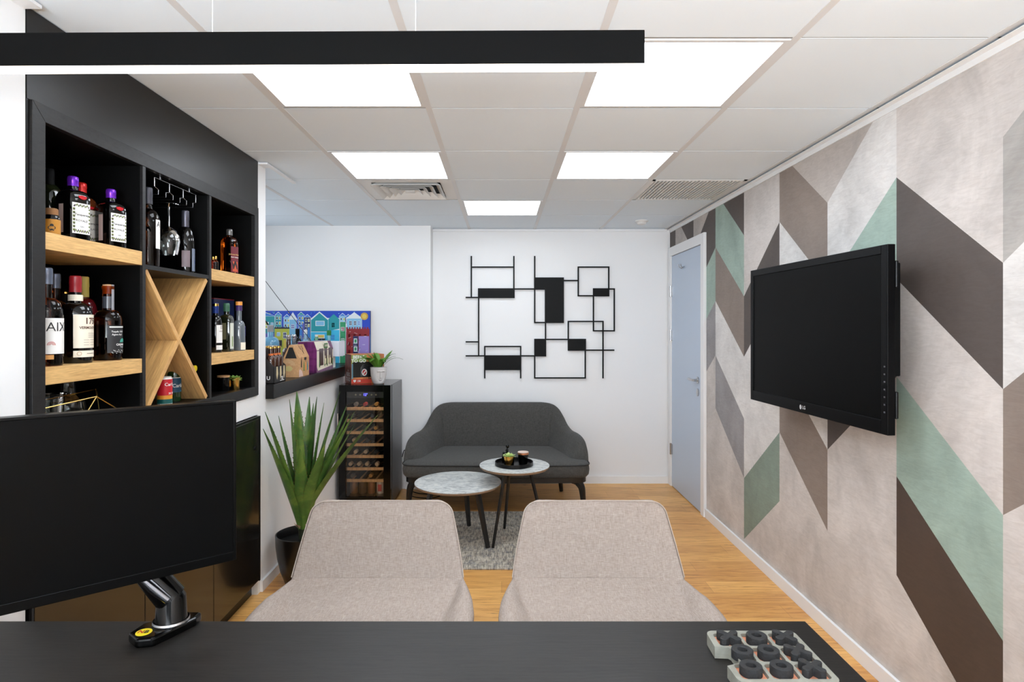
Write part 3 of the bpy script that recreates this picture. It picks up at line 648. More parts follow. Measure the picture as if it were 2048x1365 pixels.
MB().lathe([(.001, .066), (.029, .066), (.029, .075), (.001, .075)], 28).build('lid', C('lid_wood', (196, 152, 104), .6), t)
MB().box(.0265, .004, .018, .0285, .018, .05).build('sticker', M_gold, t, smooth=False)

# ================================================================= COUNTER LEDGE and its goods
CT = 1.117
M_ledge = mat('ledge_black', (8, 8, 8), .33, spec=.3)
o = MB().prism([(-1.265, 3.352), (-1.265, 4.875), (-1.312, 4.875), (-1.312, 5.335), (-2.395, 5.335), (-2.395, 3.352)][::1], 1.038, CT).build('counter_ledge', M_ledge, smooth=False, bevel=.002, loc=(-1.6, 4.3, 1.038)); tag(o, 'thick black counter ledge on top of the low white wall', 'counter')
# painting on the back wall
t = thing('house_painting', 'long colourful canvas of blue and teal houses under a starry sky, behind the ledge', 'painting', (-1.76, 5.32, CT))
pw0, pw1, ph = -.60, .605, .458
MB().box(pw0, -.012, 0, pw1, .018, ph).build('canvas', C('canvas_navy', (24, 40, 84), .6), t, smooth=False)
PC = {'sky': (24, 70, 190), 'cyan': (60, 185, 225), 'teal': (30, 150, 160), 'lb': (130, 190, 225), 'ol': (188, 190, 70), 'pur': (92, 96, 176), 'red': (140, 24, 34), 'wh': (225, 232, 236), 'navy': (30, 40, 90), 'yel': (222, 196, 90), 'gr': (50, 150, 100), 'dk': (30, 28, 40), 'gold': (200, 160, 70), 'vio': (150, 130, 200), 'bl2': (60, 130, 210)}
pk = list(PC); pms = [C('paint_'+k, PC[k], .55) for k in pk]; mb = MB()
def pr(k, x0, z0_, x1, z1_, d_=0):
    mb.mi = pk.index(k); y = -.0125-d_*.0006; mb.face([(x0, y, z0_), (x1, y, z0_), (x1, y, z1_), (x0, y, z1_)])
def pp(k, pts, d_=0):
    mb.mi = pk.index(k); y = -.0125-d_*.0006; mb.face([(a, y, b_) for a, b_ in pts])
def win(x, z, w_, h, k='wh', k2='ol'):
    pr(k, x, z, x+w_, z+h, 3); g = w_*.12
    pr(k2, x+g, z+g, x+w_/2-g/2, z+h/2-g/2, 4); pr(k2, x+w_/2+g/2, z+g, x+w_-g, z+h/2-g/2, 4); pr(k2, x+g, z+h/2+g/2, x+w_/2-g/2, z+h-g, 4); pr(k2, x+w_/2+g/2, z+h/2+g/2, x+w_-g, z+h-g, 4)
pr('sky', pw0, 0, pw1, ph); rnd = random.Random(4)
for i in range(60):
    a, b_ = rnd.uniform(pw0+.02, pw1-.02), rnd.uniform(.36, .45); s_ = .006; pp(rnd.choice(['yel', 'gr', 'lb', 'bl2', 'bl2']), [(a-s_, b_), (a+s_*.6, b_-s_), (a+s_, b_+s_)], 1)
pr('bl2', pw0, 0, pw1, .25, .5)
def house(x0, x1, zt_, wall, roof=None, rh=.04, d_=1, wins=(), peak=True):
    pr('wh', x0-.003, 0, x1+.003, zt_+.003, d_); pr(wall, x0, 0, x1, zt_, d_+.5)
    if roof:
        pp('wh', [(x0-.012, zt_), (x1+.012, zt_), ((x0+x1)/2, zt_+rh+.006)], d_+.3); pp(roof, [(x0-.006, zt_+.002), (x1+.006, zt_+.002), ((x0+x1)/2, zt_+rh)], d_+.6)
    for q in wins: win(*q)
for i_, (a_, h_, k_) in enumerate(((-.62, .43, 'lb'), (-.42, .44, 'pur'), (-.23, .42, 'teal'), (-.155, .40, 'lb'), (-.03, .42, 'bl2'), (.025, .40, 'navy'), (.335, .41, 'lb'), (.385, .40, 'pur'))):
    pr('wh', a_-.002, 0, a_+.057, h_+.002, .6); pr(k_, a_, 0, a_+.055, h_, .8); pp('wh', [(a_-.006, h_), (a_+.061, h_), (a_+.027, min(.452, h_+.03))], .7); pp('bl2' if k_ != 'bl2' else 'teal', [(a_, h_+.002), (a_+.055, h_+.002), (a_+.027, min(.448, h_+.024))], .9)
    for q_ in range(3): pr('wh', a_+.008, h_-.04-q_*.045, a_+.024, h_-.012-q_*.045, .95); pr('dk', a_+.011, h_-.037-q_*.045, a_+.021, h_-.016-q_*.045, .97); pr('wh', a_+.032, h_-.04-q_*.045, a_+.048, h_-.012-q_*.045, .95); pr('ol', a_+.035, h_-.037-q_*.045, a_+.045, h_-.016-q_*.045, .97)
house(-.60, -.40, .38, 'lb', 'teal', .05, 1, [(-.5, .28, .05, .05, 'wh', 'ol'), (-.5, .15, .04, .05, 'wh', 'navy')])
house(-.395, -.235, .41, 'teal', 'bl2', .03, 1, [(-.35, .30, .065, .06, 'wh', 'ol'), (-.27, .31, .026, .045, 'wh', 'lb')])
pr('pur', -.395, 0, -.235, .26, 2); win(-.375, .17, .035, .055, 'wh', 'navy'); win(-.31, .16, .04, .055, 'wh', 'navy'); win(-.345, .06, .04, .05, 'wh', 'ol')
house(-.235, -.105, .30, 'ol', None, 0, 1, [(-.215, .235, .03, .035, 'wh', 'lb'), (-.16, .215, .03, .055, 'wh', 'navy')])
for i in range(7): pp('dk', [(-.235+i*.0185, .30), (-.217+i*.0185, .30), (-.226+i*.0185, .325)], 2)
pr('dk', -.235, .30, -.105, .312, 1.8)
pr('dk', -.20, .14, -.17, .20, 3); pr('yel', -.155, .05, -.12, .2, 2.5)
house(-.105, -.045, .38, 'lb', 'wh', .06, 1, [(-.09, .30, .03, .04, 'wh', 'pur'), (-.095, .2, .03, .05, 'navy', 'lb')])
for i, k in enumerate(['navy', 'bl2', 'pur', 'navy', 'bl2']): pr(k, -.04+i*.024, 0, -.02+i*.024, .27+.04*(i % 3), 2); win(-.037+i*.024, .19+.02*(i % 2), .014, .03, 'wh', 'dk'); win(-.037+i*.024, .12, .014, .03, 'gr', 'lb')
house(.085, .235, .27, 'cyan', None, 0, 3, []); house(.235, .335, .29, 'cyan', None, 0, 3, [])
pr('wh', .083, .27, .337, .395, 3.4); pp('teal', [(.086, .275), (.235, .275), (.235, .385), (.16, .445), (.086, .385)], 4); pp('teal', [(.238, .282), (.334, .30), (.334, .385), (.285, .43), (.238, .385)], 4)
pp('wh', [(.078, .385), (.16, .452), (.16, .44), (.09, .378)], 5); pp('wh', [(.242, .385), (.16, .452), (.16, .44), (.232, .378)], 5)
pr('wh', .125, .325, .205, .37, 6); pr('lb', .13, .33, .2, .365, 6.4); pr('wh', .12, .215, .205, .25, 5); pr('yel', .126, .222, .2, .245, 6); pr('dk', .113, .2, .212, .215, 6)
win(.265, .31, .03, .045, 'wh', 'navy'); win(.26, .20, .035, .05, 'wh', 'bl2'); win(.265, .10, .035, .05, 'wh', 'dk'); pr('gr', .14, .06, .18, .12, 6)
house(.34, .39, .36, 'gr', None, 0, 1, [(.35, .28, .03, .035, 'wh', 'red'), (.35, .18, .03, .035, 'wh', 'gr')])
house(.40, .53, .39, 'lb', 'wh', .05, 1, [(.42, .33, .025, .04, 'wh', 'navy'), (.46, .33, .025, .04, 'wh', 'navy'), (.495, .33, .025, .04, 'wh', 'bl2')])
pr('red', .395, 0, .60, .30, 4)
for i in range(9): pr('red', .397+i*.0225, .30, .409+i*.0225, .315, 4)
for i in range(4):
    for j in range(3): win(.41+i*.047, .22-j*.07, .022, .035, 'dk', 'red')
pr('navy', .455, 0, .50, .235, 5.2); pr('vio', .505, 0, .595, .235, 5.2); [win(.508+.03*i_, .195-.055*j_, .024, .036, ('wh', 'lb', 'wh')[(i_+j_) % 3], ('dk', 'vio', 'red')[(i_+2*j_) % 3]) for i_ in range(3) for j_ in range(4)]
for j in range(3): pr('wh', .462, .17-j*.07, .492, .215-j*.07, 6); pr('gr', .468, .178-j*.07, .486, .207-j*.07, 6.5); win(.515, .17-j*.07, .03, .045, 'wh', 'navy'); win(.56, .17-j*.07, .025, .045, 'wh', 'red')
rnd = random.Random(9)
for (a, b_, c_, d_, k1, k2, n_) in ((-.60, -.40, .0, .36, 'wh', 'teal', 26), (-.39, -.24, .02, .4, 'lb', 'pur', 18), (-.235, -.11, .02, .28, 'lb', 'ol', 10), (-.10, .08, .02, .36, 'wh', 'navy', 26), (.09, .335, .02, .26, 'lb', 'teal', 14), (.34, .39, .02, .36, 'wh', 'navy', 10), (.40, .59, .02, .3, 'wh', 'dk', 22)):
    for q in range(n_):
        x_, z_ = rnd.uniform(a, b_-.02), rnd.uniform(c_, d_-.02); l_ = rnd.uniform(.01, .03); an = rnd.choice((0, 0, .4, -.4, 1.57, 1.57, 1.2)); w2 = .0016
        dx, dz = l_*math.cos(an), l_*math.sin(an)
        pp(rnd.choice((k1, k1, k2)), [(x_, z_), (x_+dx, z_+dz), (x_+dx-w2*math.sin(an), z_+dz+w2*math.cos(an)+(w2 if an == 0 else 0)), (x_-w2*math.sin(an), z_+w2*math.cos(an))], 6.8+.05*(q % 9))
mb.mi = pk.index('gold'); mb.face([(.555+.033*math.cos(2*PI*i/20), -.0175, .41+.033*math.sin(2*PI*i/20)) for i in range(20)])
mb.mi = pk.index('yel'); mb.face([(.555+.02*math.cos(2*PI*i/20), -.0182, .41+.02*math.sin(2*PI*i/20)) for i in range(20)])
mb.build('painted_scene', pms, t, smooth=False)

# goods on the ledge
t = thing('beer_carrier', 'black cardboard six-pack beer carrier at the near end of the ledge', 'beer carrier', (-1.35, 3.51, CT))
cw, cl = .062, .092; mb = MB()
Mc = C('carrier_black', (34, 30, 28), .55)
th = .002
for x_ in (cw-th, -cw):
    mb.box(x_, -cl, 0, x_+th, cl, .095); 
for y_ in (-cl, cl-th): mb.prism([(-cw, 0), (cw, 0), (cw, .095), (.01, .15), (-.01, .15), (-cw, .095)], y_, y_+th, 'y')
mb.box(-cw, -cl, 0, cw, cl, .003); mb.box(-.0015, -cl, 0, .0015, cl, .19)
mb.build('carton', Mc, t, smooth=False)
mb = MB(); mb.mi = 0
for y_ in (-.06, -.005, .05): mb.face([(cw+.0006, y_, .045), (cw+.0006, y_+.013, .018), (cw+.0006, y_+.030, .05), (cw+.0006, y_+.022, .093), (cw+.0006, y_+.004, .093)])
mb.mi = 1
add_text(mb, 'TEJ', .026, lambda x, y: (cw+.0012, x+.03, y+.022), .03); add_text(mb, 'U', .03, lambda x, y: (x+.03, -cl-.0006, y+.03), .03)
mb.mi = 1; mb.face([(cw+.0003, .0, .008), (cw+.0003, .065, .008), (cw+.0003, .065, .011), (cw+.0003, .0, .011)])
mb.build('carrier_print', [C('print_tan', (206, 190, 150), .6), M_paper], t, smooth=False)
GB = 'small brown beer bottles in the black carrier'
for i in range(3):
    for s_ in (1, -1):
        b = thing('beer_bottle', ('brown beer bottle in the black carrier, %s slot of the %s row' % (['nearest', 'middle', 'farthest'][i], 'aisle-side' if s_ > 0 else 'rear')), 'bottle', (-1.35+s_*.031, 3.51+(i-1)*.06, CT+.004), group=GB)
        MB().lathe(prof(.026, .20, .105, .0115, .155), 20).build('glass_body', G_brown, b)
        MB().lathe([(.0135, .194), (.0135, .202), (.010, .205), (1e-5, .205)], 16).build('cap', M_gold, b)
        MB().lathe([(.0142, .135), (.0124, .16)], 20, close=False).xf(Matrix.Scale(1.03, 4)).build('neck_label', C('orange_neck', (214, 110, 50), .5), b)
# kraft carrier
t = thing('gift_carrier', 'kraft house-shaped bottle carrier between the beer carrier and purple gift box', 'gift box', (-1.335, 3.93, CT))
hw, hl = .05, .10; mb = MB()
mb.prism([(-hw, 0), (hw, 0), (hw, .125), (.012, .205), (-.012, .205), (-hw, .125)], -hl, hl, 'y')
mb.build('carton', M_kraft, t, smooth=False, bevel=.001)
mb = MB(); mb.mi = 0
mb.face([(-.038, -hl-.0006, .12), (.036, -hl-.0006, .12), (.01, -hl-.0006, .19), (-.012, -hl-.0006, .19)])
for k, rr in enumerate((.05, .042, .034, .026)):
    mb.mi = 1; n = 12
    for i in range(n):
        a, b_ = PI*i/n, PI*(i+1)/n; mb.face([(-.02+rr*math.cos(a)*.9, -hl-.0009, .075+rr*.7*math.sin(a)), (-.02+rr*math.cos(b_)*.9, -hl-.0009, .075+rr*.7*math.sin(b_)), (-.02+(rr-.002)*math.cos(b_)*.9, -hl-.0009, .075+(rr-.002)*.7*math.sin(b_)), (-.02+(rr-.002)*math.cos(a)*.9, -hl-.0009, .075+(rr-.002)*.7*math.sin(a))])
mb.mi = 2; mb.face([(-.015+.024*math.cos(2*PI*i/20), -hl-.001, .055+.017*math.sin(2*PI*i/20)) for i in range(20)])
for y_, k in ((-.055, 0), (-.005, 3), (.03, 4), (.065, 5)):
    mb.mi = k; x = hw+.0007; z_ = .035 if k else .06
    mb.face([(x, y_-.009, z_), (x, y_+.009, z_), (x, y_+.009, z_+.035), (x, y_+.002, z_+.065), (x, y_-.002, z_+.065), (x, y_-.009, z_+.035)])
mb.mi = 6; mb.face([(hw+.0005, -.1+.0, .002), (hw+.0005, -.02, .002), (hw+.0005, -.04, .035), (hw+.0005, -.075, .05), (hw+.0005, -.1, .045)])
mb.mi = 0; mb.box(hw, .0, .105, hw+.0006, .045, .122); add_text(mb, 'TEJ', .014, lambda x, y: (hw+.0012, x+.022, y+.098), .02)
# antler mark on the sloped lid
def slope(x, y): k = y/.09; return (.05-.038*k+.0008, x+.02, .125+.08*k+.0008)
for pts in ([(0, .02), (-.004, .045), (-.03, .06), (-.034, .085)], [(0, .02), (.004, .045), (.03, .06), (.034, .085)], [(-.012, .052), (-.012, .08)], [(.012, .052), (.012, .08)]):
    for a, b_ in zip(pts, pts[1:]): mb.tube([slope(*a), slope(*b_)], .0009, 4)
mb.build('carton_print', [C('print_black', (24, 20, 18), .6), C('print_cream', (228, 200, 160), .6), C('print_straw', (200, 184, 120), .6), C('print_green', (90, 130, 50), .6), C('print_orange', (226, 140, 50), .6), C('print_teal', (40, 130, 150), .6), C('print_pink', (222, 190, 178), .6)], t, smooth=False)
# purple gift box
t = thing('gift_box', 'purple and cream gift box with bottle windows on the ledge', 'gift box', (-1.35, 4.40, CT))
a, l, h = .065, .205, .215
MB().prism([(-a, 0), (a, 0), (a, h*.72), (a-.02, h), (-a, h)], -l, l, 'y').build('carton', [weave('purple_swirl', (74, 20, 66), (120, 44, 108), .12, contrast=.1)], t, smooth=False, bevel=.001)
mb = MB(); x = a+.0008; mb.mi = 0
mb.face([(x, -l+.005, .04), (x, -l+.03, .012), (x, l-.02, .03), (x, l-.004, .055), (x, l-.004, h*.70), (x, -l+.002, h*.70)])
pt = lambda y, k: (a-.02*k+.001, y, h*.72+k*h*.28+.001)
mb.face([pt(-l+.002, 0), pt(l-.07, 0), pt(l-.09, 1), pt(-l+.002, 1)])
mb.mi = 1
for y_, w_ in ((-.15, .10), (-.025, .07), (.08, .10)): mb.box(x, y_, .045, x+.0008, y_+w_, .165)
mb.mi = 2
for y_ in (-.155, -.03, .03, .165): mb.face([(x+.0016, y_, .04), (x+.0016, y_+.02, .03), (x+.0016, y_+.024, .08), (x+.0016, y_+.008, .085)])
mb.face([(x+.001, -.03, .165), (x+.001, .055, .165), (x+.001, .055, .2), (x+.001, -.03, .2)]); mb.mi = 0
add_text(mb, 'CHEERS', .022, lambda q, y: (x+.002, q+.012, y+.183), .03)
mb.mi = 3
for y_ in (-.02, .045, .1): mb.tube([(x+.001, y_+.01, .05), (x+.001, y_+.01, .09)], .008, 8); mb.tube([(x+.001, y_+.01, .09), (x+.001, y_+.01, .11)], .003, 6)
mb.build('carton_print', [M_cream, C('window_plum', (60, 18, 34), .3), C('print_leaf', (60, 120, 50), .6), C('print_pale', (216, 204, 170), .6)], t, smooth=False)
o = MB().box(-.11, -.055, 0, .10, .055, .09).build('white_box', M_paper, smooth=False, bevel=.001, loc=(0, 0, 0)); o.location = (-1.41, 4.705, CT); tag(o, 'lower plain white box at the far end of the ledge', 'box')
o = MB().box(-.20, -.06, 0, .115, .12, .115).build('white_box', C('cool_white_card', (226, 230, 240), .6), smooth=False, bevel=.001); o.location = (-1.37, 4.72, CT+.09); tag(o, 'upper white box, topmost at the far end of the ledge', 'box')
def lb(name, label, cx, X, r, h, m, capm, cap=(.015, .86), shf=.55, nf=.75, nr=.014, **k): return bottle(name, label, cx, X, CT, r, h, shf, nf, nr, m, (cap[0], cap[1], capm), **k)
lb('liquor_bottle', 'tall brown bottle with silver neck standing behind the kraft carrier', 577, -1.455, .04, .262, G_brown, C('silver_foil', (170, 165, 160), .3, metal=.7), (.0155, .9), nr=.0145, nf=.68)
lb('liquor_bottle', 'clear steel-grey bottle directly right of the tall brown bottle', 588, -1.50, .032, .262, G_clear, M_steel, (.0155, .88))
lb('liquor_bottle', 'black bottle with white scribble in front of the yellow painted house', 595, -1.66, .036, .30, G_dark, M_blackm, (.016, .8))
lb('liquor_bottle', 'pale blue glass bottle in front of the painting, left of the cyan house', 611, -1.60, .03, .29, C('ice_glass', (140, 176, 200), .06, coat=.6), M_paper, (.014, .9))
lb('gin_bottle', 'small clear bottle with bright green label behind the white boxes', 633, -1.53, .028, .245, C('mint_glass', (110, 170, 130), .06, coat=.6), M_paper, (.013, .9), labs=[(.3, .7, -1, 1, C('lime_label', (40, 150, 50), .5), [])])
lb('gin_bottle', 'round clear bottle with green cap in front of the cyan painted house', 658, -1.455, .044, .285, C('aqua_glass', (110, 190, 205), .06, coat=.6), C('grass_cap', (40, 130, 60), .5), (.018, .86), shf=.45, nf=.66)
lb('water_bottle', 'large pale blue bottle at the near left end of the ledge', 541, -1.66, .06, .33, C('water_blue', (110, 170, 205), .08, coat=.5), C('grey_cap', (170, 170, 172), .5), (.022, .86), shf=.6, nf=.75, nr=.02)
lb('spice_jar', 'small cream-labelled jar behind the beer carrier', 545, -1.47, .035, .20, G_clear, M_steel, (.03, .86), shf=.8, nf=.85, nr=.028, labs=[(.3, .95, -1.6, 1.6, M_cream, [])])
# lamp with thin rod
t = thing('desk_lamp', 'black lamp with curved neck and long thin slanting rod over the ledge', 'lamp', (-1.98, 4.4, CT))
MB().lathe([(.001, 0), (.06, 0), (.06, .012), (.001, .014)], 24).build('base', M_black, t)
def LP(x, y, Y): p = on(x, y, Y); return Vector(p)-Vector((-1.98, 4.4, CT))
MB().tube([Vector((0, 0, .01)), Vector((0, 0, .42)), LP(520, 633, 4.4), LP(533, 645, 4.4), LP(540, 656, 4.4)], .006, 8).ball(LP(541, 658, 4.4), .019).tube([LP(541, 660, 4.4), LP(545, 668, 4.4)], .012, 8).build('neck', M_black, t)
MB().tube([LP(505, 528, 4.45), LP(575, 621, 4.62), LP(622, 682, 4.74)], .0022, 6).build('rod', C('rod_grey', (26, 26, 28), .5), t)

# ================================================================= WINE COOLER
fx0, fx1, fy0, fy1, fz = -1.274, -.870, 4.73, 5.25, .978
t = thing('wine_cooler', 'tall black wine cooler with glass door and wooden shelves', 'wine cooler', ((fx0+fx1)/2, (fy0+fy1)/2, 0))
Mside = mat('cooler_side', (70, 70, 72), .3, .6)
s_ = .03; by = fy0+.05
mb = MB().box(fx0, by, .03, fx0+s_, fy1, fz).box(fx1-s_, by, .03, fx1, fy1, fz).box(fx0+s_, by, .03, fx1-s_, fy1, .10).box(fx0+s_, by, fz-.03, fx1-s_, fy1, fz).box(fx0+s_, fy1-.02, .1, fx1-s_, fy1, fz-.03)
P(mb, 'cabinet', M_blackg, smooth=False)
P(MB().box(fx1, by+.004, .03, fx1+.003, fy1, fz-.002), 'side_panel', Mside, smooth=False)
for a in (fx0+.04, fx1-.04):
    for b_ in (by+.05, fy1-.06): P(MB().lathe([(.018, 0), (.018, .03)], 16, (a, b_)), 'foot', M_blackm)
gx0, gx1, gz0, gz1 = -1.222, -.925, .10, .925
dr = P(MB().box(fx0, fy0, .05, gx0, by-.003, fz).box(gx1, fy0, .05, fx1, by-.003, fz).box(gx0, fy0, .05, gx1, by-.003, gz0).box(gx0, fy0, gz1, gx1, by-.003, fz), 'door', M_blackg, smooth=False, bevel=.001)
M_pane = bpy.data.materials.new('cooler_pane'); M_pane.use_nodes = True
N = M_pane.node_tree.nodes; L = M_pane.node_tree.links; N.clear()
o_ = N.new('ShaderNodeOutputMaterial'); mx = N.new('ShaderNodeMixShader'); tr = N.new('ShaderNodeBsdfTransparent'); gl = N.new('ShaderNodeBsdfGlossy'); fr = N.new('ShaderNodeFresnel')
tr.inputs[0].default_value = (.93, .93, .92, 1); gl.inputs['Roughness'].default_value = .02; fr.inputs[0].default_value = 1.5
L.new(fr.outputs[0], mx.inputs[0]); L.new(tr.outputs[0], mx.inputs[1]); L.new(gl.outputs[0], mx.inputs[2]); L.new(mx.outputs[0], o_.inputs[0])
k = P(MB().box(gx0, fy0+.012, gz0, gx1, fy0+.016, gz1), 'glass_pane', M_pane, smooth=False); k.parent = dr
mb = MB(); hx = fx0-.004
mb.tube([(hx, fy0-.022, .62), (hx, fy0-.022, .76)], .007, 10).tube([(hx+.004, fy0, .63), (hx, fy0-.022, .63)], .005, 8).tube([(hx+.004, fy0, .75), (hx, fy0-.022, .75)], .005, 8)
k = P(mb, 'handle', M_steel); k.parent = dr
for zc in (.784, .69, .594, .498, .404, .306, .213):
    mb = MB().box(gx0-.005, by+.012, zc-.011, gx1+.005, by+.03, zc+.011)
    for xx in (-1.2, -1.14, -1.08, -1.01, -.95): mb.box(xx-.006, by+.03, zc-.009, xx+.006, fy1-.03, zc-.003)
    P(mb, 'shelf', wood('cooler_beech', (232, 176, 116), (205, 146, 90), (14, 1, 1), .5, 6), smooth=False)
P(MB().box(gx0+.02, by+.035, .930, gx1-.02, by+.05, .936), 'added_light_strip', C('cooler_fill_glow', (255, 236, 210), .5, emit=(255, 226, 190), es=26), smooth=False)  # hidden glowing strip added to brighten the cooler shelves
pn = P(MB().box(gx0, by+.002, .872, gx1, by+.02, .925), 'control_panel', C('panel_dark', (26, 25, 25), .3), smooth=False)
mb = MB(); add_text(mb, '12°', .026, lambda x, y: (x-1.078, by+.0005, y+.897), .03)
k = P(mb, 'display', C('led_blue', (60, 60, 255), .5, emit=(90, 90, 255), es=3), smooth=False); k.parent = pn
for x_ in (-1.155, -1.12, -1.03, -.995):
    mb = MB(); mb.lathe([(.007, 0), (.006, .002), (1e-5, .002)], 12); mb.xf(Matrix.Translation((x_, by+.001, .897)) @ Matrix.Rotation(PI/2, 4, 'X'))
    k = P(mb, 'button', C('button_sand', (150, 140, 110), .4)); k.parent = pn
# wine bottles lying inside
caps = [C('cap_gold', (190, 140, 70), .3, metal=.5), C('cap_red', (150, 30, 34), .4), C('cap_grey', (96, 94, 92), .4), C('cap_cork', (206, 170, 130), .6), C('cap_black', (24, 24, 26), .4)]
zs = [.784, .69, .594, .498, .404, .306, .213]
lay = [(-1.165, .784, 2), (-1.09, .784, 1), (-1.00, .784, 0), (-1.19, .69, 4), (-1.03, .69, 4), (-1.005, .594, 0), (-1.1, .594, 4), (-1.178, .498, 3), (-1.07, .498, 4), (-1.165, .404, 3), (-1.085, .404, 3), (-1.0, .404, 4), (-1.206, .306, 3), (-1.138, .306, 3), (-1.075, .306, 3), (-.995, .306, 3), (-1.19, .213, 2), (-1.045, .213, 0)]
ordn = ['top', 'second', 'third', 'fourth', 'fifth', 'sixth', 'bottom']; colr = ['gold-capped', 'red-capped', 'grey-capped', 'cork-topped', 'black-capped']
seen = {}
for (x_, z_, k_) in lay:
    row = ordn[zs.index(z_)]; same = [q[0] for q in lay if q[1] == z_ and q[2] == k_]; same.sort(); idx = same.index(x_)
    plc = {1: '', 2: [', the left one', ', the right one'], 4: [', the leftmost', ', second from left', ', second from right', ', the rightmost']}.get(len(same), '')
    plc = plc[idx] if plc else ''
    b = thing('wine_bottle', '%s wine bottle lying on the %s shelf of the cooler%s' % (colr[k_], row, plc), 'bottle', (x_, by+.035, z_+.033), group='wine bottles lying in the cooler')
    R = Matrix.Rotation(-PI/2, 4, 'X')
    MB().lathe([(1e-5, 0), (.0135, 0), (.0135, .07), (.032, .13), (.032, .30), (1e-5, .305)], 20).xf(R).build('glass_body', G_dark, b)
    MB().lathe([(1e-5, -.002), (.0145, -.002), (.0145, .05)], 16, close=False).xf(R).build('capsule', caps[k_], b)
for i, (x_, m_, lb_) in enumerate(((-1.185, C('can_bronze', (150, 100, 60), .4, metal=.5), 'bronze can at the left of the cooler floor'), (-1.115, C('can_dark', (70, 44, 34), .4, metal=.4), 'dark brown can second from left on the cooler floor'), (-1.045, C('can_tan', (140, 84, 50), .4, metal=.4), 'tan can third from left on the cooler floor'), (-.972, C('can_pale', (214, 190, 170), .4), 'pale can with red mark at the right of the cooler floor'))):
    b = thing('drink_can', lb_, 'can', (x_, by+.07, .10), group='drink cans on the cooler floor')
    MB().lathe([(.026, 0), (.03, .006), (.03, .088), (.025, .096), (1e-5, .095)], 22).build('can_body', m_, b)
    if i == 3: mb = MB(); arc_patch(mb, .0306, -2.1, -1.1, .02, .075, 0); mb.build('print', C('can_mark', (190, 40, 34), .5), b)

# box + face pot on the cooler
ang = math.radians(-14)
t = thing('beer_gift_box', 'orange and green beer gift box with a window on top of the wine cooler', 'gift box', (-1.13, 4.98, fz), math.radians(28))
w_, dp, h = .27, .20, .235
Mor = cloudy('carton_orange', (214, 130, 74), .25, .5, 8); Msd = cloudy('carton_rust', (150, 92, 80), .3, .5, 10)
mb = MB(); mb.mi = 0; mb.box(-w_/2, -dp/2, 0, w_/2, dp/2, h)
mb.m[-1] = 1
mb.build('carton', [Mor, Msd], t, smooth=False, bevel=.0015)
mb = MB(); yf = -dp/2-.0008
def rect(mi, a, b_, c_, d_, y=yf): mb.mi = mi; mb.face([(a, y, b_), (c_, y, b_), (c_, y, d_), (a, y, d_)])
rect(0, -w_/2+.002, .16, -.01, h-.004); rect(1, -w_/2+.01, .05, .06, .175, yf-.0004)
rect(2, -w_/2+.002, 0.002, .03, .035); rect(3, .06, .05, w_/2-.01, .14); rect(5, -w_/2+.002, .04, -w_/2+.014, .16, yf-.0008)
mb.mi = 4
add_text(mb, 'BEERS', .036, lambda x, y: (x-.075, yf-.001, y+.213), .03); add_text(mb, 'TO GO', .036, lambda x, y: (x-.075, yf-.001, y+.182), .03)
add_text(mb, '♥ 150', .02, lambda x, y: (x-.09, yf-.001, y+.02), .03)
sx = -w_/2-.0008
for s, z, sz in (('THE', .1, .018), ('BEERS', .07, .044), ('TO GO', .03, .044)): add_text(mb, s, sz, lambda x, y, z=z: (sx, -x, y+z), .02)
mb.mi = 6; add_text(mb, 'Beers', .024, lambda x, y: (x+.03, yf-.001, y+.04), .02)
mb.build('carton_print', [C('carton_green', (130, 160, 70), .5), C('window_black', (18, 18, 20), .2), C('carton_red', (206, 60, 40), .5), C('carton_teal', (70, 130, 140), .5), M_paper, C('carton_blue', (90, 140, 160), .5), I], t, smooth=False)
mb = MB(); mb.lathe([(.03, .0), (.03, .07), (.012, .1)], 20, (-.03, 0)); mb.xf(Matrix.Translation((0, yf-.0015, .055)) @ Matrix.Scale(.06, 4, (0, 1, 0)))
kk = mb.build('bottle_picture', C('printed_bottle', (22, 26, 30), .3), t)
mb = MB(); yq = yf-.0045
mb.mi = 0; mb.face([(-.03+.022*math.cos(2*PI*i/24), yq, .09+.028*math.sin(2*PI*i/24)) for i in range(24)])
mb.mi = 1; mb.face([(-.03+.016*math.cos(2*PI*i/24), yq-.0004, .09+.021*math.sin(2*PI*i/24)) for i in range(24)])
mb.mi = 0; mb.face([(-.048, yq-.0008, .075), (-.042, yq-.0008, .068), (-.012, yq-.0008, .104), (-.018, yq-.0008, .111)])
mb.build('round_badge', [M_paper, C('badge_red', (186, 40, 40), .5)], t, smooth=False)
# face pot with fern
px_, py_ = -.985, 4.835
t = thing('fern_in_face_pot', 'leafy fern in a pale grey pot with a carved face on the wine cooler', 'potted plant', (px_, py_, fz), math.radians(30))
M_pot = mat('pot_grey', (206, 202, 200), .6)
H = .135
rows = []; prf = [(0, .034), (.006, .044), (.03, .053), (.07, .061), (.11, .0645), (H, .066)]
for iz in range(29):
    z = H*iz/28
    for a_, b_ in zip(prf, prf[1:]):
        if a_[0] <= z <= b_[0]+1e-9: r0 = a_[1]+(b_[1]-a_[1])*(z-a_[0])/(b_[0]-a_[0]); break
    row = []
    for i in range(72):
        a = 2*PI*i/72-PI/2; u = (a+PI/2+PI) % (2*PI)-PI; x = u*r0; q = z/H; dr_ = 0
        if abs(x) < .038 and .12 < q < .84:   # sunk face oval
            e_ = (x/.038)**2+((q-.48)/.37)**2
            if e_ < 1: dr_ -= .006*min(1, (1-e_)*3)
        if abs(x) < .006 and .38 < q < .8: dr_ += .011*(.5+.5*(.8-q)/.42)
        if .72 < q < .8 and abs(x) < .03: dr_ += .006
        if .24 < q < .31 and abs(x) < .013: dr_ += .005
        row.append(((r0+dr_)*math.cos(a), (r0+dr_)*math.sin(a), z))
    rows.append(row)
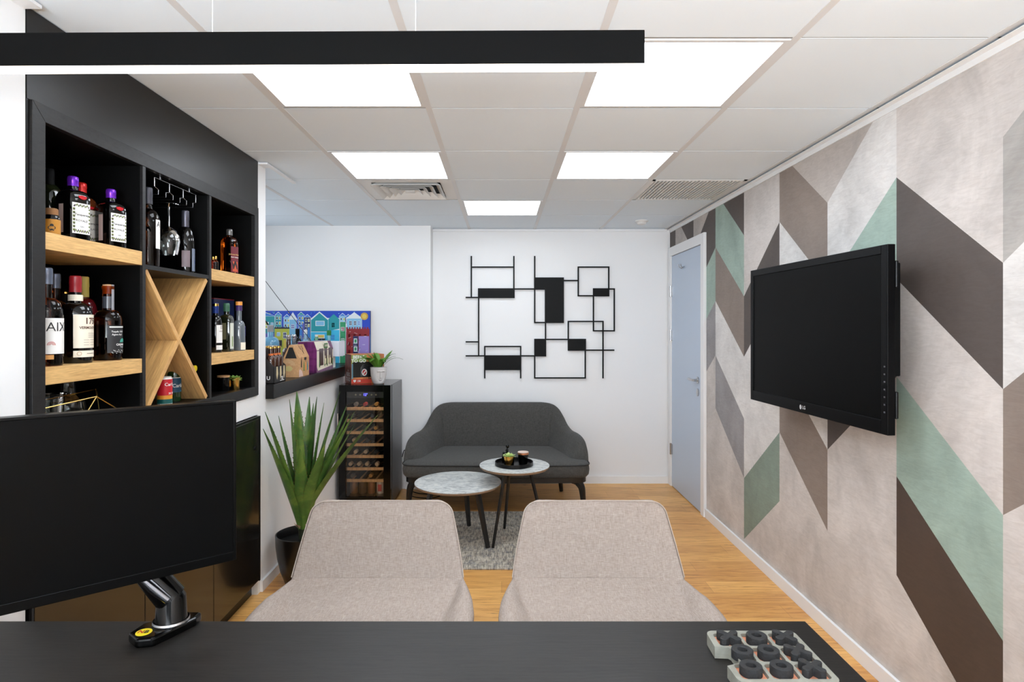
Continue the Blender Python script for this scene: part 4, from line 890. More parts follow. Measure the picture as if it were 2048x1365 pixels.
mb = MB().grid(rows, True); mb.lathe([(.066, H), (.061, H), (.060, H-.012), (1e-5, H-.012)], 72); mb.lathe([(1e-5, 0), (.034, 0)], 36, close=False)
mb.build('pot', M_pot, t)
MB().lathe([(1e-5, H-.006), (.058, H-.006)], 24, close=False).build('soil', C('soil', (50, 38, 28), .9), t)
M_fern = mat('fern_green', (96, 146, 46), .5); M_fern2 = mat('fern_green_dark', (70, 96, 56), .6)
rnd = random.Random(11)
def frond(tip, sag, n=34, wd=.028, m=M_fern):
    b0 = Vector((tip[0]*.12, tip[1]*.12, H-.01)); tip = Vector(tip); mid = (b0+tip)/2+Vector((0, 0, sag)); mb = MB(); pts = []
    for i in range(n+1):
        u = i/n; pts.append(b0*(1-u)**2+mid*2*u*(1-u)+tip*u*u)
    mb.tube(pts, .001, 4)
    for i in range(2, n):
        d_ = (pts[i+1]-pts[i-1]).normalized(); sd = d_.cross(Vector((0, 0, 1))); sd = (sd.normalized() if sd.length > .01 else Vector((1, 0, 0)))
        l = wd*math.sin(PI*min(1, .12+.86*i/n))*rnd.uniform(.85, 1.1)
        for s_ in (-1, 1):
            e_ = pts[i]+sd*s_*l+d_*l*.35-Vector((0, 0, l*.12)); w2 = d_*.0026
            mb.face([pts[i]-w2, pts[i]+w2, pts[i]*.45+e_*.55+w2, e_, pts[i]*.45+e_*.55-w2])
    return mb.build('frond', m, t)
for tp, sg, wd in (((-.20, .0, H+.10), .07, .036), ((-.15, -.06, H+.075), .08, .04), ((-.09, -.07, H+.05), .10, .045), ((-.05, .03, H+.10), .07, .045), ((-.17, .04, H+.06), .09, .035), ((-.09, .05, H+.11), .06, .03), ((.06, .03, H+.07), .04, .03), ((.10, -.01, H+.11), .03, .026), ((.04, -.055, H+.04), .06, .03), ((.0, .06, H+.11), .05, .03), ((.02, -.03, H+.06), .05, .03), ((.13, .04, H+.13), .03, .028), ((.09, -.05, H+.07), .06, .035), ((-.04, 0, H+.12), .03, .03)): frond(tp, sg, wd=wd)
for tp, sg in (((.20, -.02, H+.055), .085), ((.155, .03, H+.10), .07), ((.13, -.04, H+.085), .05)): frond(tp, sg, 30, .012, M_fern2)

# ================================================================= AGAVE
ax_, ay_ = -1.125, 3.42
t = thing('potted_agave', 'large spiky agave in a round black pot by the low white wall', 'potted plant', (ax_, ay_, 0))
MB().lathe([(.001, 0), (.09, 0), (.098, .006), (.122, .07), (.138, .14), (.147, .21), (.149, .272), (.143, .274), (.139, .265), (.135, .225), (.001, .225)], 48).build('pot', mat('pot_black', (16, 14, 14), .28), t)
MB().lathe([(.001, .236), (.08, .234), (.135, .226)], 36, close=False).build('soil', M_blackm, t)
MB().lathe([(.022, .22), (.026, .30), (.03, .38), (.02, .46), (.001, .47)], 16).build('stem', C('agave_stem', (40, 44, 22), .8), t)
mb = MB()
for a in (-1.9, -.7, -2.6): mb.face([(.026*math.cos(a), .026*math.sin(a), .30), (.05*math.cos(a-.3), .05*math.sin(a-.3), .335), (.05*math.cos(a+.4), .05*math.sin(a+.4), .325)])
mb.build('cut_stubs', C('stub_tan', (206, 176, 140), .8), t, smooth=False)
tips = [(526, 858, -.20), (530, 824, -.18), (557, 832, .0), (579, 799, -.04), (593.5, 784, .06), (598, 820, -.10), (619, 794, .12), (634, 794, .05), (627, 807, .16), (680, 784, .05), (693, 813, .14), (698, 828, -.06), (709, 824, -.08), (711, 847, .02), (756, 830, -.10), (600, 850, -.16), (650, 850, -.14), (648, 806, .0)]
widths = [.05, .045, .04, .05, .06, .04, .045, .055, .03, .06, .055, .05, .045, .04, .05, .055, .06, .03]
for i, (tx_, ty_, dy_) in enumerate(tips):
    tipv = Vector(on(tx_, ty_, ay_+dy_))-Vector((ax_, ay_, 0))
    if i == 15: tipv.z = .78
    if i == 16: tipv.z = .80
    hor = Vector((tipv.x, tipv.y, 0)); hn = hor.normalized() if hor.length > .02 else Vector((.3, -1, 0)).normalized()
    b0 = hn*.02+Vector((0, 0, .30+.02*(i % 5))); spread_ = hor.length
    c1 = b0+hn*spread_*.33+Vector((0, 0, (tipv.z-b0.z)*.42))
    rnd = random.Random(i); n = 26; wd = widths[i]*1.45
    side0 = hn.cross(Vector((0, 0, 1))).normalized()
    vdir = Vector((ax_, ay_, .6))-Vector((0, 0, CZ)); rows = []; cen = []; mb = MB()
    for k in range(n+1):
        u = k/n; c = b0*(1-u)**2+c1*2*u*(1-u)+tipv*u*u; d_ = ((c1-b0)*(1-u)+(tipv-c1)*u).normalized()
        nrm = side0.cross(d_).normalized()
        wv = wd*(.55+1.1*u*(1-u)*1.9 if u < .5 else 1.1*1.9*.25*1+.55)
        pf = [.62, .74, .86, .95, 1.0, .98, .90, .76, .58, .36, .06]; q = u*10; j = min(9, int(q)); wv = wd*(pf[j]+(pf[j+1]-pf[j])*(q-j))*.5
        dep = wv*.5*(1-u*.5); tk = .006*(1-u)+.0008
        up = nrm if nrm.dot(Vector((0, 0, 1)))*1 > 0 else -nrm
        rows.append([c-side0*wv+up*dep, c-side0*wv*.5+up*dep*.25, c, c+side0*wv*.5+up*dep*.25, c+side0*wv+up*dep, c+side0*wv*.5+up*(dep*.25-tk), c-up*tk*1.3, c-side0*wv*.5+up*(dep*.25-tk)])
        cen.append((c, side0, up, wv, dep, d_))
    mb.grid(rows, True); mb.mi = 1
    for k in range(3, n-3):
        c, s0_, up, wv, dep, d_ = cen[k]
        for sg in (-1, 1):
            e_ = c+s0_*sg*wv+up*dep; mb.face([e_-d_*.005, e_+d_*.005, e_+s0_*sg*.0055+d_*.004])
    mb.build('leaf', [M_leaf, M_tip], t)

# ================================================================= SOFA
sx_, sy_ = -.042, 0
def catmull(P_, n):
    out = []
    for i in range(len(P_)-1):
        p0, p1, p2, p3 = P_[max(i-1, 0)], P_[i], P_[i+1], P_[min(i+2, len(P_)-1)]
        for k in range(n):
            u = k/n; out.append(tuple(.5*((2*b_)+(-a+c)*u+(2*a-5*b_+4*c-d_)*u*u+(-a+3*b_-3*c+d_)*u**3) for a, b_, c, d_ in zip(p0, p1, p2, p3)))
    out.append(tuple(P_[-1])); return out
SO = (sx_, 4.98, 0)
t = thing('sofa', 'charcoal two-seat sofa with curved back and splayed dark legs against the back wall', 'sofa', SO)
half = [(0, 5.35, .768), (.30, 5.35, .768), (.43, 5.35, .764), (.505, 5.335, .742), (.545, 5.29, .682), (.575, 5.21, .612), (.607, 5.09, .572), (.645, 4.95, .566), (.668, 4.83, .548), (.677, 4.755, .50), (.678, 4.72, .44), (.678, 4.71, .37)]
hc = catmull(half, 5); path = [(-x, y, z) for x, y, z in reversed(hc[1:])]+hc
rows = []
for i, (x, y, z) in enumerate(path):
    a = path[max(i-1, 0)]; b_ = path[min(i+1, len(path)-1)]; tx_ = Vector((b_[0]-a[0], b_[1]-a[1], 0)).normalized(); n_ = Vector((tx_.y, -tx_.x, 0))  # inward
    if n_.dot(Vector((-x, 4.7-y, 0))) < 0: n_ = -n_
    o_ = .045; c = Vector((x, y, 0)); zt = z; zb_ = .31
    lean = n_*(.05)
    row = [c-n_*o_*.8+Vector((0, 0, zb_)), c-n_*o_+Vector((0, 0, (zb_+zt)/2)), c-n_*o_*1.0+Vector((0, 0, zt-.03)), c-n_*o_*.75+Vector((0, 0, zt-.008)), c-n_*o_*.2+Vector((0, 0, zt)), c+n_*o_*.35+Vector((0, 0, zt-.004)), c+n_*o_*.85+Vector((0, 0, zt-.02)),
           c+n_*(o_+.015)+Vector((0, 0, zt-.06)), c+n_*(o_+.05)+Vector((0, 0, (zb_*1.2+zt)/2.2)), c+n_*(o_+.075)+Vector((0, 0, .36)), c+n_*(o_+.07)+Vector((0, 0, zb_))]
    rows.append([tuple(p+Vector((SO[0]-SO[0], -SO[1], 0))) for p in row])
mb = MB().grid(rows, True)
k = len(rows[0]); mb.f.append(tuple(range(k))); mb.f.append(tuple(reversed(range((len(rows)-1)*k, len(rows)*k)))); mb.m += [0, 0]
mb.build('back_shell', M_char, t, ang=80, sub=1)
# seat cushion
def seat_outline(g=0):
    P_ = [(0, 4.545), (.45, 4.55), (.64, 4.56), (.695, 4.59), (.714, 4.65), (.705, 4.76), (.672, 4.9), (.64, 5.05), (.60, 5.2), (.5, 5.28), (0, 5.30)]
    P_ = [(x, y) for x, y in P_]; c = catmull(P_, 4); full = c+[(-x, y) for x, y in reversed(c[1:-1])]
    return [(x*(1-g/.7), (y-4.92)*(1-g/.38)+4.92-SO[1]) for x, y in full]
so0 = seat_outline()
rows = [[(x, y, z) for x, y in seat_outline(g)] for g, z in ((.06, .286), (.012, .292), (0, .31), (-.004, .345), (0, .378), (.004, .388), (.02, .396), (.10, .402), (.25, .405))]
mb = MB().grid([list(r) for r in rows], True); n_ = len(so0)
mb.f.append(tuple(range((len(rows)-1)*n_, len(rows)*n_))); mb.f.append(tuple(reversed(range(n_)))); mb.m += [0, 0]
mb.build('seat_cushion', M_char, t, ang=80)
pp_ = [(x, y, .3875) for x, y in seat_outline(-.003) if y+SO[1] < 4.80]; pp_.sort(key=lambda p: math.atan2(p[0], -(p[1]-.1)))
MB().tube(pp_, .0045, 6).build('piping', mat('piping_charcoal', (38, 37, 36), .8), t)
# base rail and legs
mb = MB(); q = seat_outline(.02); n_ = len(q); mb.grid([[(x, y, .25) for x, y in q], [(x, y, .288) for x, y in q]], True)
mb.f.append(tuple(range(n_, 2*n_))); mb.f.append(tuple(reversed(range(n_)))); mb.m += [0, 0]
M_leg = mat('sofa_leg_black', (14, 12, 12), .3)
mb.build('base_rail', M_leg, t, ang=50)
for sx in (-1, 1):
    for (fy, fx) in ((-.36, .665), (.27, .55)):
        pts = catmull([(sx*(fx-.10), fy, .262), (sx*(fx-.045), fy, .25), (sx*(fx-.012), fy, .21), (sx*fx, fy, .13), (sx*(fx+.012), fy-.0, .004)], 5)
        MB().tube(pts, [.020+.010*min(1, i/6) - .014*max(0, (i-8)/12) for i in range(len(pts))], 10).build('leg', M_leg, t)
# cables behind sofa
mb = MB(); cb = catmull([(-.865, 5.26, .30), (-.84, 5.25, .36), (-.79, 5.27, .24), (-.80, 5.22, .05), (-.72, 5.18, .006), (-.58, 5.15, .006), (-.52, 5.1, .006), (-.60, 5.03, .006), (-.72, 5.06, .006), (-.78, 5.12, .006)], 8)
o = MB().tube(cb, .004, 6).build('power_cable', M_blackm, loc=(-.7, 5.15, 0)); tag(o, 'black power cable looping on the floor between wine cooler and sofa', 'cable')

# ================================================================= RUG, TABLES
o = MB().box(-.60, -.55, 0, .55, .55, .009).build('rug', M_rug, smooth=False, bevel=.002); o.location = (0, 4.117, 0); tag(o, 'faded grey woven rug with blue and red flecks under the coffee tables', 'rug')
def table(label, cx, cy, r, z, feet, att, lr):
    t = thing('coffee_table', label, 'table', (cx, cy, .009), group='round marble coffee tables'); z -= .009
    tp = MB().lathe([(1e-5, z-.004), (r-.004, z-.004), (r-.0005, z-.003), (r-.001, z-.0002), (r-.003, z), (1e-5, z)], 72).build('table_top', M_marble, t)
    MB().lathe([(1e-5, z-.02), (r-.012, z-.02), (r-.002, z-.012), (r-.001, z-.0042), (1e-5, z-.0042)], 72).build('top_edge', M_tedge, t)
    mb = MB()
    for (fx, fy), (ux, uy) in zip(feet, att):
        MB().tube([(fx, fy, .001), (ux, uy, z-.02)], [lr*.72, lr], 4 if lr > .012 else 10).build('leg', mat('table_leg', (22, 19, 18), .35), t, ang=30)
    return t
table('lower wider round marble coffee table on the left, empty top', -.2955, 4.10, .294, .385, [(.208, -.205), (.062, .226), (-.262, .0)], [(.135, -.13), (.04, .15), (-.17, 0)], .021)
table('higher smaller round marble coffee table on the right, carrying the tray', .088, 4.10, .238, .50, [(-.144, -.205), (-.068, .165), (.215, .04)], [(-.065, -.115), (-.03, .075), (.10, .02)], .0125)
tz = .50
ty, tx0 = 4.09, .085
o = MB().lathe([(1e-5, 0), (.126, 0), (.129, .004), (.129, .026), (.126, .026), (.124, .005), (1e-5, .005)], 56).build('serving_tray', M_black); o.location = (tx0, ty, tz+.0005); tag(o, 'round black tray with raised rim on the higher coffee table', 'tray')
tt = tz+.0065
succulent('potted_succulent', 'pale green succulent in a black and gold cup on the tray', tx0-.034, ty-.03, tt, .037, .062, M_blackg, M_succ2, 8, 30, .95, .036)
pt_ = [o for o in COL.objects if o.name.startswith('potted_succulent')][-1]
mb = MB(); rows = []
for k in range(9):
    z = .062*(1-.0)*k/8; hw_ = 1.0*math.sqrt(max(0, 1-(1-k/8)**2)); rr = .037*(.9+.1*z/.062)+.0006
    rows.append([(rr*math.cos(-PI/2-.12+hw_*u), rr*math.sin(-PI/2-.12+hw_*u), z) for u in [i/6-1 for i in range(13)]])
mb.grid(rows); mb.build('gold_patch', M_gold, pt_)
t = thing('candle_cup', 'black candle cup with copper rim and pale lid on the tray', 'candle', (tx0+.062, ty+.01, tt))
MB().lathe([(1e-5, 0), (.027, 0), (.03, .004), (.036, .065), (1e-5, .065)], 32).build('cup', M_blackg, t)
MB().lathe([(.036, .065), (.038, .067), (.038, .076), (.034, .078)], 32, close=True).build('rim', M_copper, t)
MB().lathe([(1e-5, .078), (.0365, .078), (.0365, .082), (1e-5, .083)], 32).build('lid', C('lid_pale', (222, 200, 186), .5), t)
mb = MB()
mb.tube([(-.018, 0, 0), (-.02, 0, .04), (-.016, 0, .07), (-.004, 0, .077), (.006, 0, .062), (.006, 0, .03), (.0, 0, 0)], .0075, 10).tube([(.004, .004, .05), (.008, .004, .085), (.01, .004, .098)], [.008, .010, .005], 10).ball((.011, .004, .112), .0125, 14, (1, 1, 1.15)).tube([(-.022, 0, .004), (.02, 0, .004)], .005, 8).tube([(.006, .004, .08), (-.012, -.003, .07), (-.016, -.004, .045)], .004, 8)
o = mb.build('figurine', M_blackg); o.location = (tx0-.055, ty+.04, tt); tag(o, 'small glossy black abstract seated figurine behind the succulent on the tray', 'figurine')

# ================================================================= WALL ART
t = thing('wall_art', 'black metal wall art of overlapping rectangles on the back wall', 'wall art', on(1080, 640, BY-.02))
s = 4.7056; T = 6.5
def wa(x0, y0_, x1, y1_, fil=False):
    a = on(900+x0/s, 490+y0_/s, BY-.02); b_ = on(900+x1/s, 490+y1_/s, BY-.02); return a, b_
lines = MB(); plates = []
def V(x, a, b_): p, q = wa(x-T, a, x+T, b_); lines.box(p[0], BY-.024, p[2], q[0], BY-.0165, q[2])
def Hh(y, a, b_): p, q = wa(a, y-T, b_, y+T); lines.box(p[0], BY-.0237, p[2], q[0], BY-.0168, q[2])
for q in ((201, 105, 495), (601, 105, 410), (270, 502, 1046), (327, 952, 1258), (665, 952, 1258), (797, 105, 738), (899, 737, 890), (797, 1052, 1260), (1273, 998, 1260), (1113, 716, 885), (1440, 716, 1258), (1207, 204, 486), (1494, 204, 410), (1546, 410, 815), (1350, 486, 815)): V(*q)
for q in ((210, 201, 601), (496, 147, 263), (914, 147, 270), (1046, 147, 325), (958, 327, 665), (1046, 671, 797), (416, 609, 797), (732, 797, 892), (1254, 797, 1278), (891, 905, 1110), (722, 1113, 1445), (992, 1280, 1547), (337, 1072, 1205), (210, 1207, 1500), (480, 1207, 1345), (416, 1500, 1552), (810, 1350, 1552)): Hh(*q)
Mart = mat('art_black', (4, 4, 4), .5, spec=.15)
P(lines, 'bars', Mart, smooth=False)
for q in ((263, 409, 609, 502), (322, 1040, 671, 1180), (792, 885, 905, 1052), (1108, 885, 1280, 998), (1345, 409, 1500, 486)):
    a, b_ = wa(*q); P(MB().box(a[0], BY-.0245, a[2], b_[0], BY-.016, b_[2]), 'plate', Mart, smooth=False)
a, b_ = wa(803, 307, 1072, 423); c, d_ = wa(892, 423, 1072, 737)
P(MB().box(a[0], BY-.0245, a[2], b_[0], BY-.016, b_[2]).box(c[0], BY-.0245, c[2], d_[0], BY-.016, d_[2]), 'plate', Mart, smooth=False)
mb = MB()
for x_, y_ in ((201, 150), (1440, 1200), (665, 1230), (1494, 250), (797, 1150), (797, 140)):
    p = on(900+x_/s, 490+y_/s, BY-.016); mb.tube([(p[0], BY-.017, p[2]), (p[0], BY, p[2])], .004, 8)
P(mb, 'standoffs', Mart)

# ================================================================= TV
ang = math.atan2(3.287-2.2, 1.356-1.407)   # direction near->far
tn, tf = Vector((1.407, 2.2, 0)), Vector((1.356, 3.287, 0)); W = (tf-tn).length; cen = (tn+tf)/2
# local x runs far -> near as seen left to right, local y into the wall
dirx = (tn-tf).normalized(); rz = math.atan2(dirx.y, dirx.x)
t = thing('television', 'large black flat television on a wall bracket over the mural', 'television', (cen.x, cen.y, 1.395), rz)
hh = .350; bz = .03; M_tvb = mat('tv_bezel', (6, 6, 7), .4, spec=.12); M_scr = mat('tv_screen', (11, 11, 11), .38, spec=.05)
mb = MB().box(-W/2, 0, -hh, -W/2+.028, .03, hh).box(W/2-.035, 0, -hh, W/2, .03, hh).box(-W/2+.028, 0, -hh, W/2-.035, .03, -hh+.052).box(-W/2+.028, 0, hh-.033, W/2-.035, .03, hh)
mb.build('bezel', M_tvb, t, smooth=False, bevel=.002)
MB().box(-W/2+.028, .004, -hh+.052, W/2-.035, .01, hh-.033).build('screen', M_scr, t, smooth=False)
MB().box(-W/2+.01, .011, -hh+.01, W/2-.01, .036, hh-.01).box(-W/2+.12, .036, -hh+.08, W/2-.12, .062, hh-.12).box(W/2-.34, .036, -.14, W/2-.075, .105, .29).build('back_cover', M_blackm, t, smooth=False, bevel=.004)
mb = MB(); lc = C('logo_grey', (190, 190, 192), .4); n = 24
mb.face([(-.04+.0085*math.cos(2*PI*i/n), -.0006, -hh+.026+.011*math.sin(2*PI*i/n)) for i in range(n)]); add_text(mb, 'LG', .022, lambda x, y: (x-.012, -.0006, y-hh+.026), .02)
mb.build('logo', lc, t, smooth=False)
mb = MB()
for k in range(7): mb.box(W/2-.02, -.0006, -hh+.08+k*.028, W/2-.012, 0, -hh+.086+k*.028)
mb.build('buttons', C('button_grey', (80, 80, 84), .5), t, smooth=False)
mb = MB()
for z_ in (-.24, .24): mb.box(W/2-.03, .03, z_-.05, W/2+.002, .042, z_+.05)
mb.build('edge_clips', M_black, t, smooth=False, bevel=.004)
MB().box(-.18, .062, -.12, .18, .075, .12).box(-.05, .075, -.05, .05, .12, .05).box(-.2, .115, -.14, .2, .135, .14).build('wall_bracket', M_blackm, t, smooth=False)

# ================================================================= PENDANT
pa = math.radians(-.55); L_ = 1.58
t = thing('linear_pendant', 'long black linear pendant lamp with glowing underside across the top of the view', 'pendant lamp', (.285, 1.2, 1.967), pa)
MB().box(-L_, 0, .002, 0, .034, .0695).build('housing', mat('pendant_black', (6, 6, 6), .5, spec=.05), t, smooth=False, bevel=.0015)
MB().box(-L_, .0005, -.0005, .003, .0335, .003).build('diffuser', M_pend, t, smooth=False, bevel=.001)
for x_ in (-.459, -.872, -1.35): MB().tube([(x_, .017, .0695), (x_, .017, CH-1.967)], .0008, 6).build('suspension_wire', C('wire_white', (220, 220, 220), .4), t)

# ================================================================= DESK and things
t = thing('desk', 'dark stained oak desk in the foreground', 'desk', (-.35, 1.0, 0))
P(MB().box(-1.30, .62, .722, .7156, 1.423, .75), 'desk_top', M_deskw, smooth=False, bevel=.0015)
P(MB().box(.62, .68, 0, .65, 1.36, .722), 'side_panel', M_deskw, smooth=False); P(MB().box(-1.28, .68, 0, -1.25, 1.36, .722), 'side_panel', M_deskw, smooth=False)
P(MB().box(-1.25, 1.30, .35, .62, 1.32, .722), 'modesty_panel', M_deskw, smooth=False)
# monitor
mr = Vector((-.600, 1.366, 0)); dv = Vector((-.314, -.266, 0)).normalized(); Wm = .62; ml = mr+dv*Wm; mc = (mr+ml)/2
t = thing('monitor', 'black desk monitor seen from the front, turned off, at the left edge', 'monitor', (mc.x, mc.y, 1.10), math.atan2(-dv.y, -dv.x))
zt, zb_ = .178, -.183; th_ = .03
M_mscr = mat('monitor_screen', (9, 9, 9), .35, spec=.04)
mb = MB().box(-Wm/2, 0, zb_, -Wm/2+.006, th_, zt).box(Wm/2-.006, 0, zb_, Wm/2, th_, zt).box(-Wm/2+.006, 0, zb_, Wm/2-.006, th_, zb_+.02).box(-Wm/2+.006, 0, zt-.006, Wm/2-.006, th_, zt)
mb.build('bezel', mat('monitor_bezel', (6, 6, 6), .3, spec=.1), t, smooth=False, bevel=.0012)
MB().box(-Wm/2+.006, .002, zb_+.02, Wm/2-.006, .01, zt-.006).build('screen', M_mscr, t, smooth=False)
MB().box(-Wm/2+.004, .012, zb_+.004, Wm/2-.004, .045, zt-.004).build('back_cover', M_blackm, t, smooth=False, bevel=.006)
# arm
t = thing('clamp_mount', 'glossy black monitor arm clamped to the desk edge with yellow round sticker', 'monitor arm', (-.765, 1.36, .75))
poly = [(-.022, -.062), (-.055, -.035), (-.048, .01), (.02, .065), (.058, .065), (.058, .038), (.03, -.02), (.012, -.055)]
mb = MB().prism(poly, 0, .022); mb.build('clamp_base', M_blackg, t, smooth=False, bevel=.006, seg=3)
MB().box(-.03, .063, -.07, .05, .070, .004).box(-.03, -.02, -.075, .05, .070, -.068).build('clamp_jaw', M_black, t, smooth=False)
MB().lathe([(.036, .022), (.036, .028), (.033, .034), (.031, .08), (.024, .09)], 32, (.012, .016)).build('post', M_blackg, t)
MB().lathe([(.0375, .022), (.039, .026), (.0375, .030)], 32, (.012, .016), close=False).build('post_ring', M_steel, t)
MB().tube([(.012, .016, .075), (-.006, .012, .10), (-.05, .0, .165), (-.075, -.02, .235), (-.062, -.058, .30)], [.033, .032, .029, .027, .026], 20).build('lower_arm', M_blackg, t)
MB().tube([(-.062, -.058, .30), (-.07, -.112, .345), (-.062, -.125, .35)], [.022, .02, .02], 16).build('head', M_black, t)
MB().tube([(.02, -.012, .084), (-.01, -.019, .115), (-.04, -.028, .15)], [.010, .012, .011], 12).build('chrome_cover', mat('dark_chrome', (120, 120, 124), .18, 1), t)
mb = MB(); mb.mi = 0; n = 28; c = (-.022, -.032)
mb.lathe([(.0165, .022), (.0165, .0226), (1e-5, .0226)], n, c); mb.mi = 1; add_text(mb, 'N', .017, lambda x, y: (x+c[0]-.006, y+c[1], .0231), .03); mb.mi = 2; add_text(mb, 'B', .017, lambda x, y: (x+c[0]+.006, y+c[1], .0231), .03)
mb.build('sticker', [C('sticker_yellow', (238, 214, 40), .4), C('sticker_red', (190, 50, 20), .4), I], t, smooth=False)

# tic-tac-toe
BX, BYc = .545, 1.232; t = thing('game_board', 'pale concrete tic-tac-toe board with copper cells on the desk', 'board game', (BX, BYc, .75))
hb = .096; cx0 = .0245
def rrect(cx, cy, hx, hy, r, n=6):
    o_ = []
    for (sx, sy, a0) in ((1, 1, 0), (-1, 1, PI/2), (-1, -1, PI), (1, -1, 1.5*PI)):
        for i in range(n+1): a = a0+PI/2*i/n; o_.append((cx+sx*(hx-r)+r*math.cos(a), cy+sy*(hy-r)+r*math.sin(a)))
    return o_
ps = .0595; th_ = .025
import bmesh
def board_mesh():
    bm = bmesh.new(); loops = []
    outer = []
    base = rrect(0, 0, hb, hb, .014)
    for x, y in base:   # sides bow outward a little
        outer.append((x+.004*(1-(y/hb)**2)*(1 if x > 0 else -1), y+.004*(1-(x/hb)**2)*(1 if y > 0 else -1)))
    # notch broken out of the left side, as in the photograph
    out2 = []
    for i, p in enumerate(outer):
        out2.append(p)
        if i == 6+7-0: pass
    outer = outer[:14]+[(-hb-.003, .030), (-.072, .028), (-.068, .022), (-.068, -.022), (-.072, -.030), (-hb-.003, -.040)]+outer[14:]
    loops.append(outer)
    for i in (-1, 0, 1):
        for j in (-1, 0, 1):
            if (i, j) == (-1, 0): loops.append(rrect(-.0595+.0105, 0, .0165, .024, .006)); continue
            loops.append(rrect(i*ps, j*ps, .0262, .0252, .008))
    es = []
    for lp in loops:
        vs_ = [bm.verts.new((x, y, th_)) for x, y in lp]
        for k in range(len(vs_)): es.append(bm.edges.new((vs_[k], vs_[(k+1) % len(vs_)])))
    bmesh.ops.triangle_fill(bm, edges=es, use_beauty=True)
    r = bmesh.ops.extrude_face_region(bm, geom=bm.faces[:])
    for v in r['geom']:
        if isinstance(v, bmesh.types.BMVert): v.co.z = .001
    bmesh.ops.recalc_face_normals(bm, faces=bm.faces)
    me = bpy.data.meshes.new('board'); bm.to_mesh(me); bm.free(); me.materials.append(M_conc)
    o = bpy.data.objects.new('board', me); COL.objects.link(o); o.parent = t; return o
o = board_mesh(); o.location.z = 0
M_cell = mat('copper_cell', (226, 150, 116), .4, .4)
for i in (-1, 0, 1):
    for j in (-1, 0, 1):
        hx = .025 if (i, j) != (-1, 0) else .016; cxx = i*ps if (i, j) != (-1, 0) else -.049
        MB().prism(rrect(cxx, j*ps, hx, .024, .006), .0012, .0185).build('cell', M_cell, t, smooth=False)
pcs = {(-1, 1): 'X', (0, 1): 'O', (1, 1): 'X', (-1, 0): 'O', (0, 0): 'O', (1, 0): 'X', (-1, -1): 'O', (0, -1): 'O', (1, -1): 'X'}
nm = {-1: {1: 'back left', 0: 'middle left', -1: 'front left'}, 0: {1: 'back centre', 0: 'centre', -1: 'front centre'}, 1: {1: 'back right', 0: 'middle right', -1: 'front right'}}
def xs(mb, r, w_, h):
    out = []
    for k in range(4):
        a = PI/4+k*PI/2
        for d_ in [-1.1, -.8, -.4, 0, .4, .8, 1.1]:
            out.append((math.cos(a)*(r-w_)+math.cos(a+d_*1.3)*w_, math.sin(a)*(r-w_)+math.sin(a+d_*1.3)*w_))
        b_ = a+PI/4; out.append((math.cos(b_)*w_*1.1, math.sin(b_)*w_*1.1))
    mb.prism(out, 0, h)
for (i, j), k in pcs.items():
    mb = MB()
    if k == 'O': mb.grid([[(r*math.cos(2*PI*q/32), r*math.sin(2*PI*q/32)*.95, z) for q in range(32)] for r, z in ((.0215, .0), (.0215, .0155), (.0212, .017), (.020, .018), (.0115, .018), (.0098, .0165), (.0095, 0), (.0215, 0))], True)
    else: xs(mb, .0275, .0078, .018)
    o = mb.build('game_piece', M_foam, bevel=.0012 if k == 'X' else 0); dx = .006 if (i, j) == (-1, 0) else 0
    o.location = (BX+i*ps+dx, BYc+j*ps*.96, .7690); o.rotation_euler = (0, 0, random.uniform(-.25, .25) if k == 'X' else .0)
    tag(o, 'black %s game piece in the %s cell of the concrete board' % ('X-shaped' if k == 'X' else 'ring', nm[i][j]), 'game piece', 'black tic-tac-toe pieces')

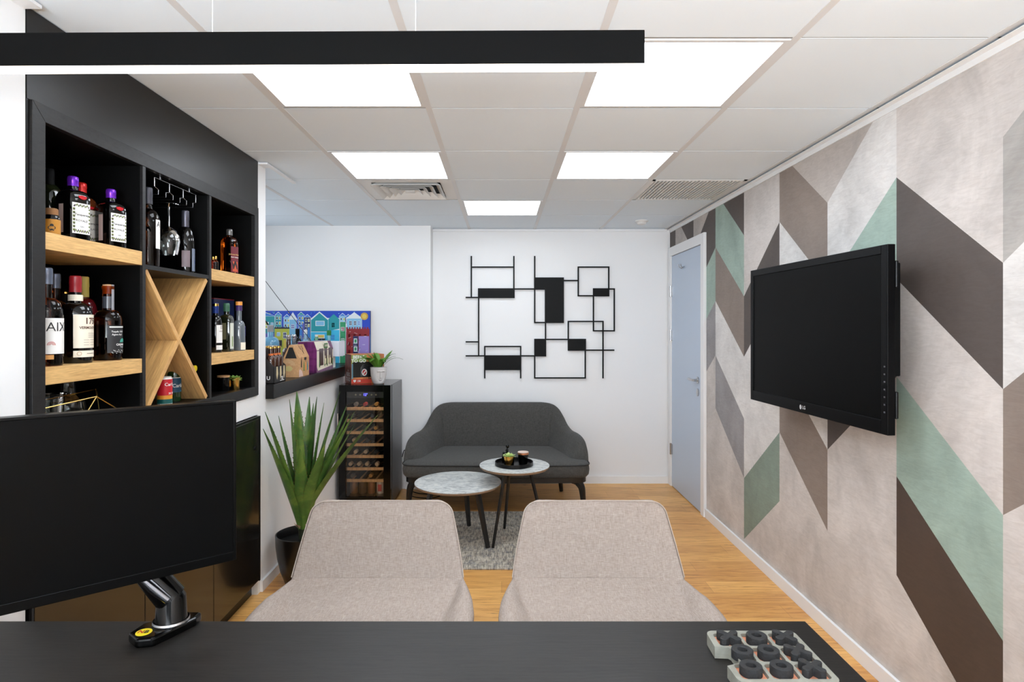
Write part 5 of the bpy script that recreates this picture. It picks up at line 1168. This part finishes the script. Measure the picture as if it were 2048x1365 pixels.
# ================================================================= CHAIRS
def make_chair():
    t = thing('shell_chair', '', 'chair', (0, 0, 0), group='beige shell chairs facing the desk')
    # back
    rows = []; nz = 26; nu = 20; rr = .04; edge = []
    top, bot = .772, .484
    zsr = [bot+(top-bot)*(1-(1-i/nz)**1.6) for i in range(nz+1)]
    for z in zsr:
        q = (z-bot)/(top-bot); w0 = .323+(.262-.323)*q+.004*math.sin(PI*q)
        if z > top-rr: w0 = w0-rr+math.sqrt(max(0, rr*rr-(z-(top-rr))**2))
        yb_ = .002+.085*q**.9; row = []
        for k in range(nu+1):
            u = -1+2*k/nu; row.append((w0*u, yb_-.035*abs(u)**2.4*(1-.6*q)+.004*math.sin(PI*q), z))
        rows.append(row); edge.append((w0, q))
    MB().grid(rows).build('backrest', M_linen, t, ang=80, solid=.012, sub=1)
    pl_ = [Vector(r[0]) for r in rows[2:]]+[Vector(p) for p in rows[-1][1:-1]]+[Vector(r[-1]) for r in reversed(rows[2:])]
    MB().tube(pl_, .0022, 6).build('piping', mat('piping_beige', (176, 162, 150), .8), t)
    # seat
    Wy = [(0.004, .316), (-.05, .338), (-.14, .362), (-.24, .376), (-.33, .374), (-.41, .35), (-.465, .30), (-.49, .23)]
    pr_ = catmull([(a, b_, 0) for a, b_ in Wy], 5); rows = []; nu = 40
    for (y, wv, _) in pr_:
        s_ = max(0, -y/.49); row = []; bb = .96-.26*min(1, s_*2.1)**.7
        for k in range(nu+1):
            tt = -1+2*k/nu; at = abs(tt); au = at/.75*bb if at <= .75 else bb+(at-.75)/.25*(1-bb); u = math.copysign(au, tt)
            z = .478+.034*max(0, 1-s_*3.2)**1.4-.10*max(0, s_-.8)**1.2
            e1 = max(0, (au-bb)/(1-bb)); rise = min(1, s_*3.0)
            z += rise*(.046*math.sin(min(1, e1*1.5)*PI/2)) - .030*max(0, (e1-.55)/.45)**2*(.3+.7*rise)-.004*max(0, 1-abs(au-bb)/.03)*rise
            row.append((wv*u, y, z))
        rows.append(row)
    n0 = len(rows)
    MB().grid(rows[::-1]).build('seat', M_linen, t, ang=80, solid=.055, sub=1)
    for sg in (-1, 1):
        mb = MB(); k = int((.75*sg+1)/2*nu+.5); pts = [Vector(r[k])+Vector((0, 0, .0012)) for r in rows]
        for i in range(len(pts)-1):
            d_ = pts[i+1]-pts[i]; m_ = max(1, int(d_.length/.006))
            for q in range(m_): mb.tube([pts[i]+d_*(q/m_), pts[i]+d_*((q+.55)/m_)], .0009, 4)
        mb.build('stitching', mat('stitch', (150, 134, 118), .8), t)
    MB().box(-.17, -.38, .395, .17, -.08, .42).build('under_frame', M_black, t, smooth=False)
    for sx, sy in ((-1, -1), (1, -1), (1, 1), (-1, 1)):
        MB().tube([(sx*.15, -.23+sy*.13, .40), (sx*.23, -.23+sy*.22, .003)], [.014, .009], 12).build('leg', M_black, t)
    return t
ch = make_chair()
def copy_tree(o, par=None):
    c = o.copy(); COL.objects.link(c); c.parent = par
    for k in o.children: copy_tree(k, c)
    return c
c2 = copy_tree(ch)
ch.location = (-.457, 2.24, 0); ch['label'] = 'beige fabric shell chair left of the two, nearer the agave'
c2.location = (.357, 2.24, 0); c2['label'] = 'beige fabric shell chair right of the two, nearer the mural wall'
